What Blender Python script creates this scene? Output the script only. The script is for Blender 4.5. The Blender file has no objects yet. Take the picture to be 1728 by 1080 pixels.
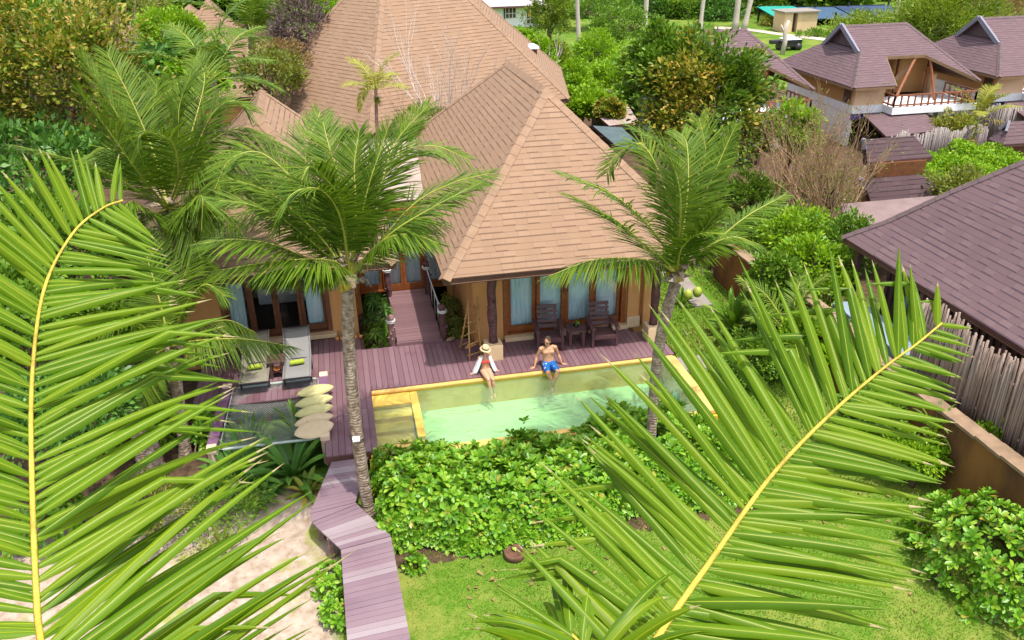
import bpy, bmesh, math, random
import numpy as np
from mathutils import Vector, Matrix

random.seed(7)
rng = np.random.default_rng(11)
SC = bpy.context.scene
COL = SC.collection

# ------------------------------------------------------------------ camera
CAM_H = 9.5
FPX = 1389.98
ROT = np.array([[0.9779189282, -0.2085471048, -0.0135157288],
                [0.1052259440, 0.4354845547, 0.8940250014],
                [0.1805604346, 0.8757061765, -0.4478131551]])
cd = bpy.data.cameras.new('camera')
cam = bpy.data.objects.new('camera', cd)
COL.objects.link(cam)
cd.sensor_width = 36.0
cd.lens = FPX / 1728 * 36
cd.clip_start = 0.1
cd.clip_end = 1000
M4 = Matrix.Identity(4)
for i in range(3):
    M4[i][0] = ROT[0][i]; M4[i][1] = ROT[1][i]; M4[i][2] = -ROT[2][i]
M4.translation = Vector((0, 0, CAM_H))
cam.matrix_world = M4
SC.camera = cam

# ------------------------------------------------------------------ light
SUN_EL, SUN_AZ = 73, 33          # elevation; azimuth measured from -Y (behind the camera) towards +X
wd = bpy.data.worlds.new('World'); SC.world = wd; wd.use_nodes = True
nt = wd.node_tree
sky = nt.nodes.new('ShaderNodeTexSky'); sky.sky_type = 'NISHITA'; sky.sun_disc = False
sky.sun_elevation = math.radians(SUN_EL)
sdir = Vector((math.sin(math.radians(SUN_AZ)) * math.cos(math.radians(SUN_EL)),
               -math.cos(math.radians(SUN_AZ)) * math.cos(math.radians(SUN_EL)), math.sin(math.radians(SUN_EL))))
sky.sun_rotation = math.atan2(sdir.x, sdir.y)
sky.dust_density = 3.0
hs = nt.nodes.new('ShaderNodeHueSaturation'); hs.inputs['Saturation'].default_value = 0.55   # thin bright cloud whitens the sky
nt.links.new(sky.outputs[0], hs.inputs['Color']); nt.links.new(hs.outputs[0], nt.nodes['Background'].inputs[0])
nt.nodes['Background'].inputs[1].default_value = 0.15
sl = bpy.data.lights.new('sun', 'SUN'); sl.energy = 2.05; sl.angle = math.radians(0.6); sl.color = (1, 0.95, 0.88)
so = bpy.data.objects.new('sun', sl); COL.objects.link(so)
so.rotation_euler = sdir.to_track_quat('Z', 'Y').to_euler()
so.location = (0, 0, 60)
SC.view_settings.view_transform = 'Standard'
SC.view_settings.look = 'None'
SC.view_settings.exposure = 1.3
SC.view_settings.gamma = 1
SC.cycles.max_bounces = 8
SC.cycles.transparent_max_bounces = 16
SC.cycles.caustics_refractive = False
SC.cycles.caustics_reflective = False

# ------------------------------------------------------------------ measuring helpers (photo pixel -> world point)
def ray(px, py):
    d = np.array([(px - 864) / FPX, -(py - 540) / FPX, 1.0]) @ ROT
    return Vector(d)
def G(px, py, z=0.0):
    d = ray(px, py); t = (z - CAM_H) / d.z
    return Vector((d.x * t, d.y * t, z))
def D(px, py, Y):
    d = ray(px, py); t = Y / d.y
    return Vector((d.x * t, Y, CAM_H + d.z * t))
def AT(px, py, dist):
    d = ray(px, py).normalized()
    return Vector((0, 0, CAM_H)) + d * dist
GZ = -0.6                        # garden level; the deck is z = 0

# ------------------------------------------------------------------ object helpers
def tag(o, label=None, cat=None, group=None, kind=None):
    if label: o['label'] = label
    if cat: o['category'] = cat
    if group: o['group'] = group
    if kind: o['kind'] = kind
    return o
def thing(name, label, cat, loc=(0, 0, 0), group=None, kind=None, rz=0.0):
    o = bpy.data.objects.new(name, None); COL.objects.link(o)
    o.empty_display_size = 0.2
    o.location = loc; o.rotation_euler = (0, 0, rz)
    return tag(o, label, cat, group, kind)
def link(name, me, parent=None):
    o = bpy.data.objects.new(name, me); COL.objects.link(o)
    if parent is not None:
        o.parent = parent
        # the meshes are built in world space: undo the parents' placement
        p = parent; mw = Matrix.Identity(4)
        chain = []
        while p is not None:
            chain.append(p); p = p.parent
        for q in reversed(chain):
            mw = mw @ Matrix.LocRotScale(q.location, q.rotation_euler, q.scale)
        o.matrix_local = mw.inverted()
        o.location = o.matrix_local.translation
        loc, rot, sca = mw.inverted().decompose()
        o.location = loc; o.rotation_euler = rot.to_euler(); o.scale = sca
    return o
def copy_tree(o, parent=None):
    c = o.copy(); COL.objects.link(c); c.parent = parent
    for ch in list(o.children): copy_tree(ch, c)
    return c

class MB:
    """collects faces of one mesh"""
    def __init__(s): s.v = []; s.f = []; s.m = []; s.uv = []; s.sm = []
    def face(s, pts, m=0, uv=None, sm=False):
        b = len(s.v); s.v += [tuple(p) for p in pts]
        s.f.append(tuple(range(b, b + len(pts)))); s.m.append(m); s.sm.append(sm)
        s.uv.append(uv if uv else [(0, 0)] * len(pts))
    def poly(s, verts, faces, m=0, sm=False, uvs=None):
        b = len(s.v); s.v += [tuple(p) for p in verts]
        for i, f in enumerate(faces):
            s.f.append(tuple(b + k for k in f)); s.m.append(m); s.sm.append(sm)
            s.uv.append(uvs[i] if uvs else [(0, 0)] * len(f))
    def box(s, c, size, rz=0.0, m=0, rot=None, bevel=0.0):
        hx, hy, hz = size[0] / 2, size[1] / 2, size[2] / 2
        R = rot if rot is not None else Matrix.Rotation(rz, 3, 'Z')
        c = Vector(c)
        if bevel <= 0:
            pts = [c + R @ Vector((x * hx, y * hy, z * hz)) for z in (-1, 1) for y in (-1, 1) for x in (-1, 1)]
            fs = [(0, 2, 3, 1), (4, 5, 7, 6), (0, 1, 5, 4), (2, 6, 7, 3), (0, 4, 6, 2), (1, 3, 7, 5)]
            s.poly(pts, fs, m)
        else:
            bm = bmesh.new(); bmesh.ops.create_cube(bm, size=1.0)
            for v in bm.verts: v.co = Vector((v.co.x * size[0], v.co.y * size[1], v.co.z * size[2]))
            bmesh.ops.bevel(bm, geom=list(bm.edges), offset=min(bevel, 0.45 * min(size)), segments=2, affect='EDGES', profile=0.6)
            bm.verts.ensure_lookup_table()
            s.poly([c + R @ v.co for v in bm.verts], [tuple(v.index for v in f.verts) for f in bm.faces], m)
            bm.free()
    def tube(s, path, radii, n=8, m=0, caps=True, sm=True, jitter=0.0):
        path = [Vector(p) for p in path]; k = len(path)
        if not hasattr(radii, '__len__'): radii = [radii] * k
        vs = []; ref = None
        for i in range(k):
            t = (path[min(i + 1, k - 1)] - path[max(i - 1, 0)]).normalized()
            if ref is None:
                ref = Vector((1, 0, 0)) if abs(t.x) < 0.8 else Vector((0, 1, 0))
            a = (ref - t * ref.dot(t)).normalized(); b = t.cross(a); ref = a
            for j in range(n):
                th = 2 * math.pi * j / n
                r = radii[i] * (1 + jitter * random.uniform(-1, 1))
                vs.append(path[i] + (a * math.cos(th) + b * math.sin(th)) * r)
        fs = []; uvs = []
        for i in range(k - 1):
            for j in range(n):
                j2 = (j + 1) % n
                fs.append((i * n + j, i * n + j2, (i + 1) * n + j2, (i + 1) * n + j))
                u0, u1 = j / n, (j + 1) / n; v0, v1 = i / (k - 1), (i + 1) / (k - 1)
                uvs.append([(u0, v0), (u1, v0), (u1, v1), (u0, v1)])
        if caps:
            fs.append(tuple(range(n - 1, -1, -1))); uvs.append([(0, 0)] * n)
            fs.append(tuple((k - 1) * n + j for j in range(n))); uvs.append([(0, 1)] * n)
        s.poly(vs, fs, m, sm, uvs)
    def bar(s, a, b, w, h, m=0, up=Vector((0, 0, 1))):
        a = Vector(a); b = Vector(b); t = (b - a); L = t.length; t.normalize()
        side = t.cross(up)
        if side.length < 1e-4: side = t.cross(Vector((0, 1, 0)))
        side.normalize(); u2 = side.cross(t)
        R = Matrix((t, side, u2)).transposed()
        s.box((a + b) / 2, (L, w, h), m=m, rot=R)
    def lathe(s, c, prof, n=20, m=0, sm=True):
        c = Vector(c)
        vs = [c + Vector((r * math.cos(2 * math.pi * j / n), r * math.sin(2 * math.pi * j / n), z)) for r, z in prof for j in range(n)]
        fs = [(i * n + j, i * n + (j + 1) % n, (i + 1) * n + (j + 1) % n, (i + 1) * n + j) for i in range(len(prof) - 1) for j in range(n)]
        s.poly(vs, fs, m, sm)
    def ell(s, c, r, m=0, rot=None, nu=16, nv=10):
        R = rot if rot is not None else Matrix.Identity(3)
        c = Vector(c); vs = [c + R @ Vector((0, 0, -r[2]))]
        for i in range(1, nv):
            ph = -math.pi / 2 + math.pi * i / nv
            for j in range(nu):
                th = 2 * math.pi * j / nu
                vs.append(c + R @ Vector((r[0] * math.cos(ph) * math.cos(th), r[1] * math.cos(ph) * math.sin(th), r[2] * math.sin(ph))))
        vs.append(c + R @ Vector((0, 0, r[2]))); fs = []
        for j in range(nu):
            fs.append((0, 1 + (j + 1) % nu, 1 + j))
            for i in range(nv - 2):
                a = 1 + i * nu
                fs.append((a + j, a + (j + 1) % nu, a + nu + (j + 1) % nu, a + nu + j))
            fs.append((len(vs) - 1, 1 + (nv - 2) * nu + j, 1 + (nv - 2) * nu + (j + 1) % nu))
        s.poly(vs, fs, m, True)
    def mesh(s, name, mats):
        me = bpy.data.meshes.new(name); me.from_pydata(s.v, [], s.f)
        for mt in mats: me.materials.append(mt)
        me.polygons.foreach_set('material_index', s.m)
        me.polygons.foreach_set('use_smooth', s.sm)
        if any(any(q != (0, 0) for q in u) for u in s.uv):
            l = me.uv_layers.new(name='UVMap')
            l.data.foreach_set('uv', [c for u in s.uv for q in u for c in q])
        me.update(); return me
    def build(s, name, mats, parent=None):
        if not isinstance(mats, (list, tuple)): mats = [mats]
        return link(name, s.mesh(name, mats), parent)

def np_mesh(name, verts, quads, mats, uv=None, smooth=False, midx=None):
    verts = np.asarray(verts, dtype=np.float32).reshape(-1, 3); quads = np.asarray(quads, dtype=np.int32)
    k = quads.shape[1]
    me = bpy.data.meshes.new(name)
    me.vertices.add(len(verts)); me.vertices.foreach_set('co', verts.ravel())
    me.loops.add(quads.size); me.loops.foreach_set('vertex_index', quads.ravel())
    me.polygons.add(len(quads)); me.polygons.foreach_set('loop_start', np.arange(0, quads.size, k, dtype=np.int32))
    if smooth: me.polygons.foreach_set('use_smooth', np.ones(len(quads), dtype=bool))
    for mt in mats: me.materials.append(mt)
    if midx is not None: me.polygons.foreach_set('material_index', np.asarray(midx, dtype=np.int32))
    if uv is not None:
        l = me.uv_layers.new(name='UVMap'); l.data.foreach_set('uv', np.asarray(uv, dtype=np.float32)[quads.ravel()].ravel())
    me.update(calc_edges=True); me.validate()
    return me

# ------------------------------------------------------------------ materials
class NT:
    def __init__(s, name):
        s.m = bpy.data.materials.new(name); s.m.use_nodes = True; s.t = s.m.node_tree
        s.t.nodes.clear(); s.out = s.t.nodes.new('ShaderNodeOutputMaterial')
    def n(s, typ, **kw):
        nd = s.t.nodes.new('ShaderNode' + typ)
        for k, v in kw.items():
            if k.startswith('i_'):
                key = k[2:]; nd.inputs[int(key) if key.isdigit() else key.replace('_', ' ')].default_value = v
            else: setattr(nd, k, v)
        return nd
    def l(s, a, b): s.t.links.new(a, b)
    def math(s, op, a, b=None, clamp=False):
        nd = s.n('Math', operation=op); nd.use_clamp = clamp
        for i, x in enumerate((a, b)):
            if x is None: continue
            if isinstance(x, (int, float)): nd.inputs[i].default_value = x
            else: s.l(x, nd.inputs[i])
        return nd.outputs[0]
    def ramp(s, fac, cols, pos=None, interp='LINEAR'):
        r = s.n('ValToRGB'); e = r.color_ramp; e.interpolation = interp
        n = len(cols); pos = pos or [i / max(1, n - 1) for i in range(n)]
        while len(e.elements) < n: e.elements.new(0.5)
        for i in range(n): e.elements[i].position = pos[i]; e.elements[i].color = (*cols[i], 1)
        s.l(fac, r.inputs[0]); return r.outputs[0]
    def mix(s, fac, a, b, mode='MIX'):
        nd = s.n('MixRGB', blend_type=mode)
        for i, x in enumerate((fac, a, b)):
            if isinstance(x, (int, float)): nd.inputs[i].default_value = x
            elif isinstance(x, tuple): nd.inputs[i].default_value = (*x, 1)
            else: s.l(x, nd.inputs[i])
        return nd.outputs[0]
    def noise(s, scale, detail=4, vec=None, rough=0.55):
        nd = s.n('TexNoise', i_Scale=scale, i_Detail=detail, i_Roughness=rough)
        if vec is not None: s.l(vec, nd.inputs['Vector'])
        return nd.outputs[0]
    def obj(s): return s.n('TexCoord').outputs['Object']
    def pos(s): return s.n('NewGeometry').outputs['Position']
    def isl(s): return s.n('NewGeometry').outputs['Random Per Island']
    def uv(s): return s.n('TexCoord').outputs['UV']
    def bump(s, h, dist=0.01, st=1.0):
        b = s.n('Bump', i_Strength=st, i_Distance=dist); s.l(h, b.inputs['Height']); return b.outputs[0]
    def pbr(s, col, rough=0.6, normal=None, spec=0.4, metal=0.0, **kw):
        p = s.n('BsdfPrincipled'); p.inputs['Metallic'].default_value = metal
        p.inputs['Specular IOR Level'].default_value = spec
        if isinstance(col, tuple): p.inputs['Base Color'].default_value = (*col, 1)
        else: s.l(col, p.inputs['Base Color'])
        if isinstance(rough, (int, float)): p.inputs['Roughness'].default_value = rough
        else: s.l(rough, p.inputs['Roughness'])
        if normal is not None: s.l(normal, p.inputs['Normal'])
        return p.outputs[0]
    def end(s, sh): s.l(sh, s.out.inputs[0]); return s.m

def m_plain(name, col, rough=0.6, var=0.12, scale=6, spec=0.4, bump=0.0, metal=0.0, bscale=None):
    t = NT(name); p = t.pos(); nz = t.noise(scale, 5, p)
    dk = tuple(c * (1 - var) for c in col); lt = tuple(min(1, c * (1 + var)) for c in col)
    c = t.ramp(nz, [dk, col, lt], [0.3, 0.5, 0.7])
    nm = t.bump(t.noise(bscale or scale * 8, 4, p), 0.01, bump) if bump else None
    return t.end(t.pbr(c, rough, nm, spec, metal))

def m_leaf(name, cols, transl=0.3, rough=0.4, spec=0.25, patch=None, pos=None):
    """per-leaf colour; patch = (scale, colours2) gives some branches another leaf colour"""
    t = NT(name); r = t.isl(); c = t.ramp(r, cols, pos)
    if patch:
        f = t.ramp(t.noise(patch[0], 2, t.pos()), [(0, 0, 0), (1, 1, 1)], [0.46, 0.56])
        c = t.mix(f, c, t.ramp(r, patch[1]))
    b = t.pbr(c, rough, None, spec)
    tr = t.n('BsdfTranslucent'); t.l(t.mix(1.0, c, (1.15, 1.1, 0.55), 'MULTIPLY'), tr.inputs[0])
    mx = t.n('MixShader'); mx.inputs[0].default_value = transl
    t.l(b, mx.inputs[1]); t.l(tr.outputs[0], mx.inputs[2])
    return t.end(mx.outputs[0])

def m_frond(name, cols, rib=(0.5, 0.42, 0.06), ribw=0.09, tip=(0.45, 0.36, 0.2), tipamt=0.25, transl=0.32, rough=0.42):
    t = NT(name); sp = t.n('SeparateXYZ'); t.l(t.uv(), sp.inputs[0]); u, v = sp.outputs[0], sp.outputs[1]
    r = t.isl(); c = t.ramp(r, cols)
    c = t.mix(t.math('MULTIPLY', t.noise(9, 3, t.pos()), 0.35), c, cols[-1])
    d = t.math('ABSOLUTE', t.math('SUBTRACT', u, 0.5))
    c = t.mix(t.math('LESS_THAN', d, ribw), c, rib)
    tt = t.math('MULTIPLY', t.math('GREATER_THAN', t.math('ADD', v, t.math('MULTIPLY', r, 0.14)), 1.02 + 0.1 * (0.5 - tipamt)), 0.85)
    c = t.mix(tt, c, tip)
    b = t.pbr(c, rough, None, 0.18)
    tr = t.n('BsdfTranslucent'); t.l(t.mix(1.0, c, (1.2, 1.15, 0.5), 'MULTIPLY'), tr.inputs[0])
    mx = t.n('MixShader'); mx.inputs[0].default_value = transl
    t.l(b, mx.inputs[1]); t.l(tr.outputs[0], mx.inputs[2])
    return t.end(mx.outputs[0])

def m_shingle(name, base, dark, light, row=0.155, tab=0.28):
    t = NT(name); sp = t.n('SeparateXYZ'); t.l(t.uv(), sp.inputs[0]); u, v = sp.outputs[0], sp.outputs[1]
    vr = t.math('DIVIDE', v, row); rowi = t.math('FLOOR', vr); fv = t.math('FRACT', vr)
    wn1 = t.n('TexWhiteNoise', noise_dimensions='1D'); t.l(rowi, wn1.inputs['W'])
    ur = t.math('ADD', t.math('DIVIDE', u, tab), t.math('MULTIPLY', wn1.outputs[0], 7.3))
    ti = t.math('FLOOR', ur); fu = t.math('FRACT', ur)
    cb = t.n('CombineXYZ'); t.l(ti, cb.inputs[0]); t.l(rowi, cb.inputs[1])
    wn = t.n('TexWhiteNoise', noise_dimensions='2D'); t.l(cb.outputs[0], wn.inputs['Vector'])
    r = wn.outputs[0]
    c = t.ramp(r, [tuple(x * 0.93 for x in base), base, tuple(.55 * x + .45 * y for x, y in zip(base, light))], [0.0, 0.5, 1.0])
    big = t.noise(0.9, 4, t.uv()); c = t.mix(t.math('MULTIPLY', big, 0.5), c, tuple(x * 0.82 for x in base))
    mps = t.n('Mapping'); mps.inputs['Scale'].default_value = (1.6, 0.16, 1); t.l(t.uv(), mps.inputs[0])
    st = t.ramp(t.noise(1.0, 5, mps.outputs[0]), [(0, 0, 0), (1, 1, 1)], [0.5, 0.72]); c = t.mix(t.math('MULTIPLY', st, 0.42), c, tuple(x * y for x, y in zip(base, (.6, .66, .7))))
    gr = t.noise(90, 2, t.uv()); c = t.mix(t.math('MULTIPLY', gr, 0.3), c, light)
    dash = t.math('MULTIPLY', t.math('LESS_THAN', fv, 0.2), t.math('GREATER_THAN', r, 0.42))
    thin = t.math('LESS_THAN', fv, 0.09)
    slot = t.math('MULTIPLY', t.math('LESS_THAN', fu, 0.035), t.math('GREATER_THAN', r, 0.5))
    dk = t.math('MAXIMUM', t.math('MULTIPLY', dash, 0.8), t.math('MAXIMUM', t.math('MULTIPLY', thin, 0.45), t.math('MULTIPLY', slot, 0.4)))
    c = t.mix(dk, c, dark)
    h = t.math('SUBTRACT', t.math('MULTIPLY', r, 0.4), fv)
    return t.end(t.pbr(c, 0.85, t.bump(h, 0.012, 0.8), 0.2))

def m_boards(name, cols, rough=0.5, grain=(2, 2, 40), stain=None):
    t = NT(name); r = t.isl(); c = t.ramp(r, cols)
    mp = t.n('Mapping'); mp.inputs['Scale'].default_value = grain; t.l(t.pos(), mp.inputs[0])
    g = t.noise(3, 5, mp.outputs[0]); c = t.mix(t.math('MULTIPLY', g, 0.45), c, tuple(x * 0.55 for x in cols[0]))
    w = t.noise(0.8, 5, t.pos()); c = t.mix(t.math('MULTIPLY', w, 0.35), c, tuple(min(1, x * 1.3) for x in cols[-1]))
    if stain:
        f = t.ramp(t.noise(1.1, 4, t.pos()), [(0, 0, 0), (1, 1, 1)], [0.56, 0.66])
        c = t.mix(t.math('MULTIPLY', f, 0.5), c, stain)
    return t.end(t.pbr(c, t.ramp(w, [(0.35,) * 3, (0.7,) * 3]), t.bump(g, 0.004, 0.5), 0.4))

def m_plaster(name, col, col2, rough=0.85, scale=1.4, streak=None):
    t = NT(name); p = t.pos()
    mp = t.n('Mapping'); mp.inputs['Scale'].default_value = (1, 1, 0.35); t.l(p, mp.inputs[0])
    c = t.mix(t.ramp(t.noise(scale, 6, mp.outputs[0]), [(0, 0, 0), (1, 1, 1)], [0.35, 0.68]), col, col2)
    if streak:
        mp2 = t.n('Mapping'); mp2.inputs['Scale'].default_value = (2.2, 2.2, 0.7); t.l(p, mp2.inputs[0])
        c = t.mix(t.ramp(t.noise(1.0, 5, mp2.outputs[0]), [(0, 0, 0), (.8, .8, .8)], [0.44, 0.66]), c, streak)
    return t.end(t.pbr(c, rough, t.bump(t.noise(25, 5, p), 0.012, 0.6), 0.2))

class M: pass
M.tan = m_shingle('tan_shingles', (0.255, 0.158, 0.098), (0.105, 0.058, 0.036), (0.32, 0.21, 0.138))
M.tan_cap = m_plain('tan_ridge_caps', (0.256, 0.163, 0.104), 0.85, 0.12, 4, 0.2, 0.4)
M.brown = m_shingle('brown_shingles', (0.124, 0.0766, 0.0833), (0.0444, 0.029, 0.0428), (0.187, 0.127, 0.122), row=0.15, tab=0.28)
M.brown_cap = m_plain('brown_ridge_caps', (0.119, 0.0814, 0.0825), 0.85, 0.15, 4, 0.2, 0.4)
M.greyroof = m_plain('weathered_grey_felt', (0.192, 0.136, 0.128), 0.85, 0.15, 2, 0.2, 0.3)
M.paleroof = m_plain('pale_concrete_roof', (0.325, 0.247, 0.215), 0.9, 0.2, 1.5, 0.2, 0.3)
M.fascia = m_plain('dark_fascia_wood', (0.10, 0.045, 0.035), 0.6, 0.2, 5)
M.soffit = m_plain('soffit_boards', (0.16, 0.09, 0.05), 0.7, 0.2, 5)
M.deck = m_boards('purple_brown_deck_boards', [(0.139, 0.0707, 0.0819), (0.171, 0.0915, 0.107), (0.204, 0.123, 0.137)], 0.5, (30, 2, 2), (0.098, 0.0295, 0.0367))
M.ramp = m_boards('purple_brown_ramp_boards', [(0.144, 0.0743, 0.0836), (0.175, 0.0961, 0.105), (0.213, 0.122, 0.125)], 0.45, (2, 30, 2))
M.walk = m_boards('weathered_walkway_boards', [(0.134, 0.0714, 0.0966), (0.16, 0.0882, 0.113), (0.176, 0.101, 0.126), (0.185, 0.109, 0.13), (0.302, 0.252, 0.26)], 0.55, (2, 30, 2))
M.beam = m_boards('purple_beam_wood', [(0.15, 0.07, 0.13), (0.18, 0.09, 0.16)], 0.5, (30, 2, 2))
M.log = m_plain('dark_log', (0.11, 0.05, 0.05), 0.75, 0.35, 9, 0.3, 0.8, bscale=14)
M.greylog = m_plain('grey_log', (0.24, 0.14, 0.12), 0.8, 0.35, 9, 0.3, 0.8, bscale=14)
M.tanwall = m_plaster('ochre_plaster', (0.65, 0.338, 0.125), (0.525, 0.25, 0.0938))
M.cream = m_plaster('cream_plaster', (0.7, 0.52, 0.32), (0.6, 0.42, 0.24))
M.post = m_plaster('pale_plaster_post', (0.66, 0.5, 0.36), (0.58, 0.42, 0.28))
M.mud = m_plaster('brown_mud_plaster', (0.25, 0.11, 0.032), (0.16, 0.07, 0.022), 0.9, 1.1, (0.09, 0.045, 0.025))
M.cope = m_plain('wall_coping', (0.24, 0.162, 0.102), 0.85, 0.25, 3, 0.2, 0.4)
M.door = m_plain('orange_brown_door_wood', (0.25, 0.075, 0.018), 0.4, 0.25, 7, 0.5, 0.15)
M.darkdoor = m_plain('brown_door_wood', (0.15, 0.055, 0.022), 0.45, 0.25, 7, 0.5, 0.15)
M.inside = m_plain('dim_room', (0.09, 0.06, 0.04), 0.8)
M.furn = m_boards('purple_brown_furniture', [(0.085, 0.0382, 0.0408), (0.111, 0.051, 0.051)], 0.55, (8, 8, 8))
M.bamboo = m_boards('bamboo_poles', [(0.42, 0.21, 0.06), (0.5, 0.28, 0.1)], 0.45, (4, 4, 12))
M.rope = m_plain('grey_white_rope', (0.55, 0.55, 0.52), 0.8, 0.1, 20)
M.net = m_plain('grey_net_cord', (0.36, 0.41, 0.37), 0.7, 0.1, 20)
M.sling = m_plain('grey_sling_fabric', (0.19, 0.185, 0.175), 0.7, 0.06, 30)
M.sling2 = m_plain('beige_sling_fabric', (0.2, 0.18, 0.13), 0.7, 0.06, 30)
M.darkmetal = m_plain('dark_frame_metal', (0.035, 0.03, 0.035), 0.4, 0.1, 10)
M.lime = m_plain('lime_towel', (0.338, 0.413, 0.045), 0.9, 0.15, 30, 0.1, 0.6)
M.cush = m_plain('cream_lime_cushion', (0.448, 0.414, 0.19), 0.85, 0.05, 8, 0.15, 0.3)
M.cush2 = m_plain('cream_cushion', (0.546, 0.422, 0.263), 0.85, 0.05, 8, 0.15, 0.3)
M.coping = m_plain('yellow_pool_coping', (0.66, 0.4, 0.12), 0.6, 0.14, 3, 0.3, 0.2)
M.basin_w = m_plain('yellow_pool_wall', (0.66, 0.44, 0.03), 0.6, 0.12, 4)
M.basin_f = m_plain('mint_pool_floor', (0.37, 0.607, 0.385), 0.6, 0.08, 1.0)
M.orange = m_plain('orange_basin', (0.6, 0.2, 0.015), 0.5, 0.12, 4)
M.slab = m_plain('grey_paving_slab', (0.24, 0.21, 0.18), 0.9, 0.15, 3, 0.2, 0.3)
M.white = m_plain('white_paint', (0.78, 0.78, 0.78), 0.7, 0.05, 3)
M.blue = m_plain('blue_paint', (0.02, 0.035, 0.3), 0.6, 0.1, 5)
M.teal = m_plain('teal_curtain', (0.02, 0.42, 0.34), 0.8, 0.1, 6)
M.peach = m_plaster('peach_plaster', (0.762, 0.504, 0.325), (0.672, 0.426, 0.258))
M.balwood = m_plain('red_brown_rail_wood', (0.24, 0.085, 0.035), 0.6, 0.2, 8)
M.ochrewood = m_boards('ochre_wall_boards', [(0.4, 0.2, 0.065), (0.48, 0.25, 0.09)], 0.6, (10, 10, 1))
M.canvas = m_plain('brown_canvas', (0.2, 0.12, 0.06), 0.8, 0.15, 4)
M.pole = m_boards('weathered_fence_poles', [(0.127, 0.0747, 0.0517), (0.196, 0.121, 0.0862), (0.265, 0.184, 0.138), (0.368, 0.287, 0.241)], 0.8, (20, 20, 2))
M.palepole = m_boards('grey_fence_poles', [(0.16, 0.13, 0.12), (0.24, 0.2, 0.19), (0.34, 0.29, 0.27)], 0.8, (20, 20, 2))
M.bark = m_plain('tree_bark', (0.16, 0.11, 0.075), 0.9, 0.35, 8, 0.2, 0.8, bscale=20)
M.deadwood = m_plain('bleached_dead_wood', (0.5, 0.42, 0.36), 0.85, 0.2, 10, 0.2, 0.5)
M.drytwig = m_plain('dry_brown_twigs', (0.36, 0.23, 0.13), 0.85, 0.25, 10, 0.2)
M.clay = m_plain('brown_clay_pot', (0.126, 0.063, 0.0385), 0.8, 0.25, 8, 0.2, 0.5)
M.terra = m_plain('orange_terracotta', (0.62, 0.25, 0.08), 0.8, 0.2, 8)
M.coconut = m_plain('green_coconut', (0.3, 0.36, 0.05), 0.45, 0.2, 6)
M.coconuty = m_plain('yellow_coconut', (0.36, 0.27, 0.03), 0.45, 0.2, 6)
M.sheath = m_plain('dry_palm_sheath', (0.294, 0.217, 0.154), 0.9, 0.3, 9, 0.2, 0.6)
M.rachis = m_plain('yellow_frond_stalk', (0.46, 0.34, 0.045), 0.5, 0.32, 14, 0.25, 0.5)
M.rachisg = m_plain('green_frond_stalk', (0.33, 0.34, 0.05), 0.45, 0.15, 4)

def m_curtain(name, c1, c2):
    t = NT(name); sp = t.n('SeparateXYZ'); t.l(t.pos(), sp.inputs[0])
    c = t.mix(t.noise(2, 3, t.pos()), c1, c2)
    return t.end(t.pbr(c, 0.85, None, 0.15))
M.curtain = m_curtain('pale_blue_curtain', (0.776, 0.941, 0.95), (0.683, 0.882, 0.95))
M.curtainw = m_curtain('white_curtain', (0.864, 0.896, 0.907), (0.756, 0.821, 0.864))
def m_glass():
    t = NT('window_glass')
    g = t.n('BsdfGlossy', i_Roughness=0.03); tr = t.n('BsdfTransparent'); tr.inputs[0].default_value = (0.95, 0.98, 0.98, 1)
    fr = t.n('Fresnel', i_IOR=1.5); mx = t.n('MixShader')
    t.l(fr.outputs[0], mx.inputs[0]); t.l(tr.outputs[0], mx.inputs[1]); t.l(g.outputs[0], mx.inputs[2])
    return t.end(mx.outputs[0])
M.glass = m_glass()
def m_water():
    t = NT('pool_water_surface'); p = t.pos()
    w1 = t.n('TexNoise', i_Scale=3.2, i_Detail=3.0, i_Distortion=1.2); t.l(p, w1.inputs['Vector'])
    nrm = t.bump(t.math('ADD', w1.outputs[0], t.math('MULTIPLY', t.noise(11, 2, p), .3)), 0.08, 0.9)
    g = t.n('BsdfGlossy', i_Roughness=0.05); t.l(nrm, g.inputs['Normal'])
    tr = t.n('BsdfTransparent'); tr.inputs[0].default_value = (0.88, 0.98, 0.78, 1)
    fr = t.n('Fresnel', i_IOR=1.33); t.l(nrm, fr.inputs['Normal'])
    df = t.n('BsdfDiffuse'); df.inputs[0].default_value = (0.46, 0.68, 0.42, 1)
    m1 = t.n('MixShader'); m1.inputs[0].default_value = 0.2
    t.l(tr.outputs[0], m1.inputs[1]); t.l(df.outputs[0], m1.inputs[2])
    m2 = t.n('MixShader'); t.l(t.math('MULTIPLY', fr.outputs[0], 1.3), m2.inputs[0]); t.l(m1.outputs[0], m2.inputs[1]); t.l(g.outputs[0], m2.inputs[2])
    return t.end(m2.outputs[0])
M.water = m_water()
def m_trunk():
    t = NT('palm_trunk_bark'); sp = t.n('SeparateXYZ'); t.l(t.uv(), sp.inputs[0]); p = t.pos()
    c = t.ramp(t.noise(11, 5, p), [(0.14, 0.095, 0.065), (0.27, 0.2, 0.145), (0.42, 0.35, 0.28)], [0.32, 0.5, 0.7])
    w = t.n('TexWave', i_Scale=5.5, i_Distortion=9.0, i_Detail=4.0); w.bands_direction = 'Z'; t.l(p, w.inputs['Vector'])
    c = t.mix(t.math('MULTIPLY', t.ramp(w.outputs[1], [(1, 1, 1), (0, 0, 0)], [0.0, 0.35]), 0.25), c, (0.13, 0.09, 0.065))
    return t.end(t.pbr(c, 0.9, t.bump(t.math('ADD', w.outputs[1], t.math('MULTIPLY', t.noise(30, 4, p), 1.2)), 0.011, 0.8), 0.2))
M.trunk = m_trunk()
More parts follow.
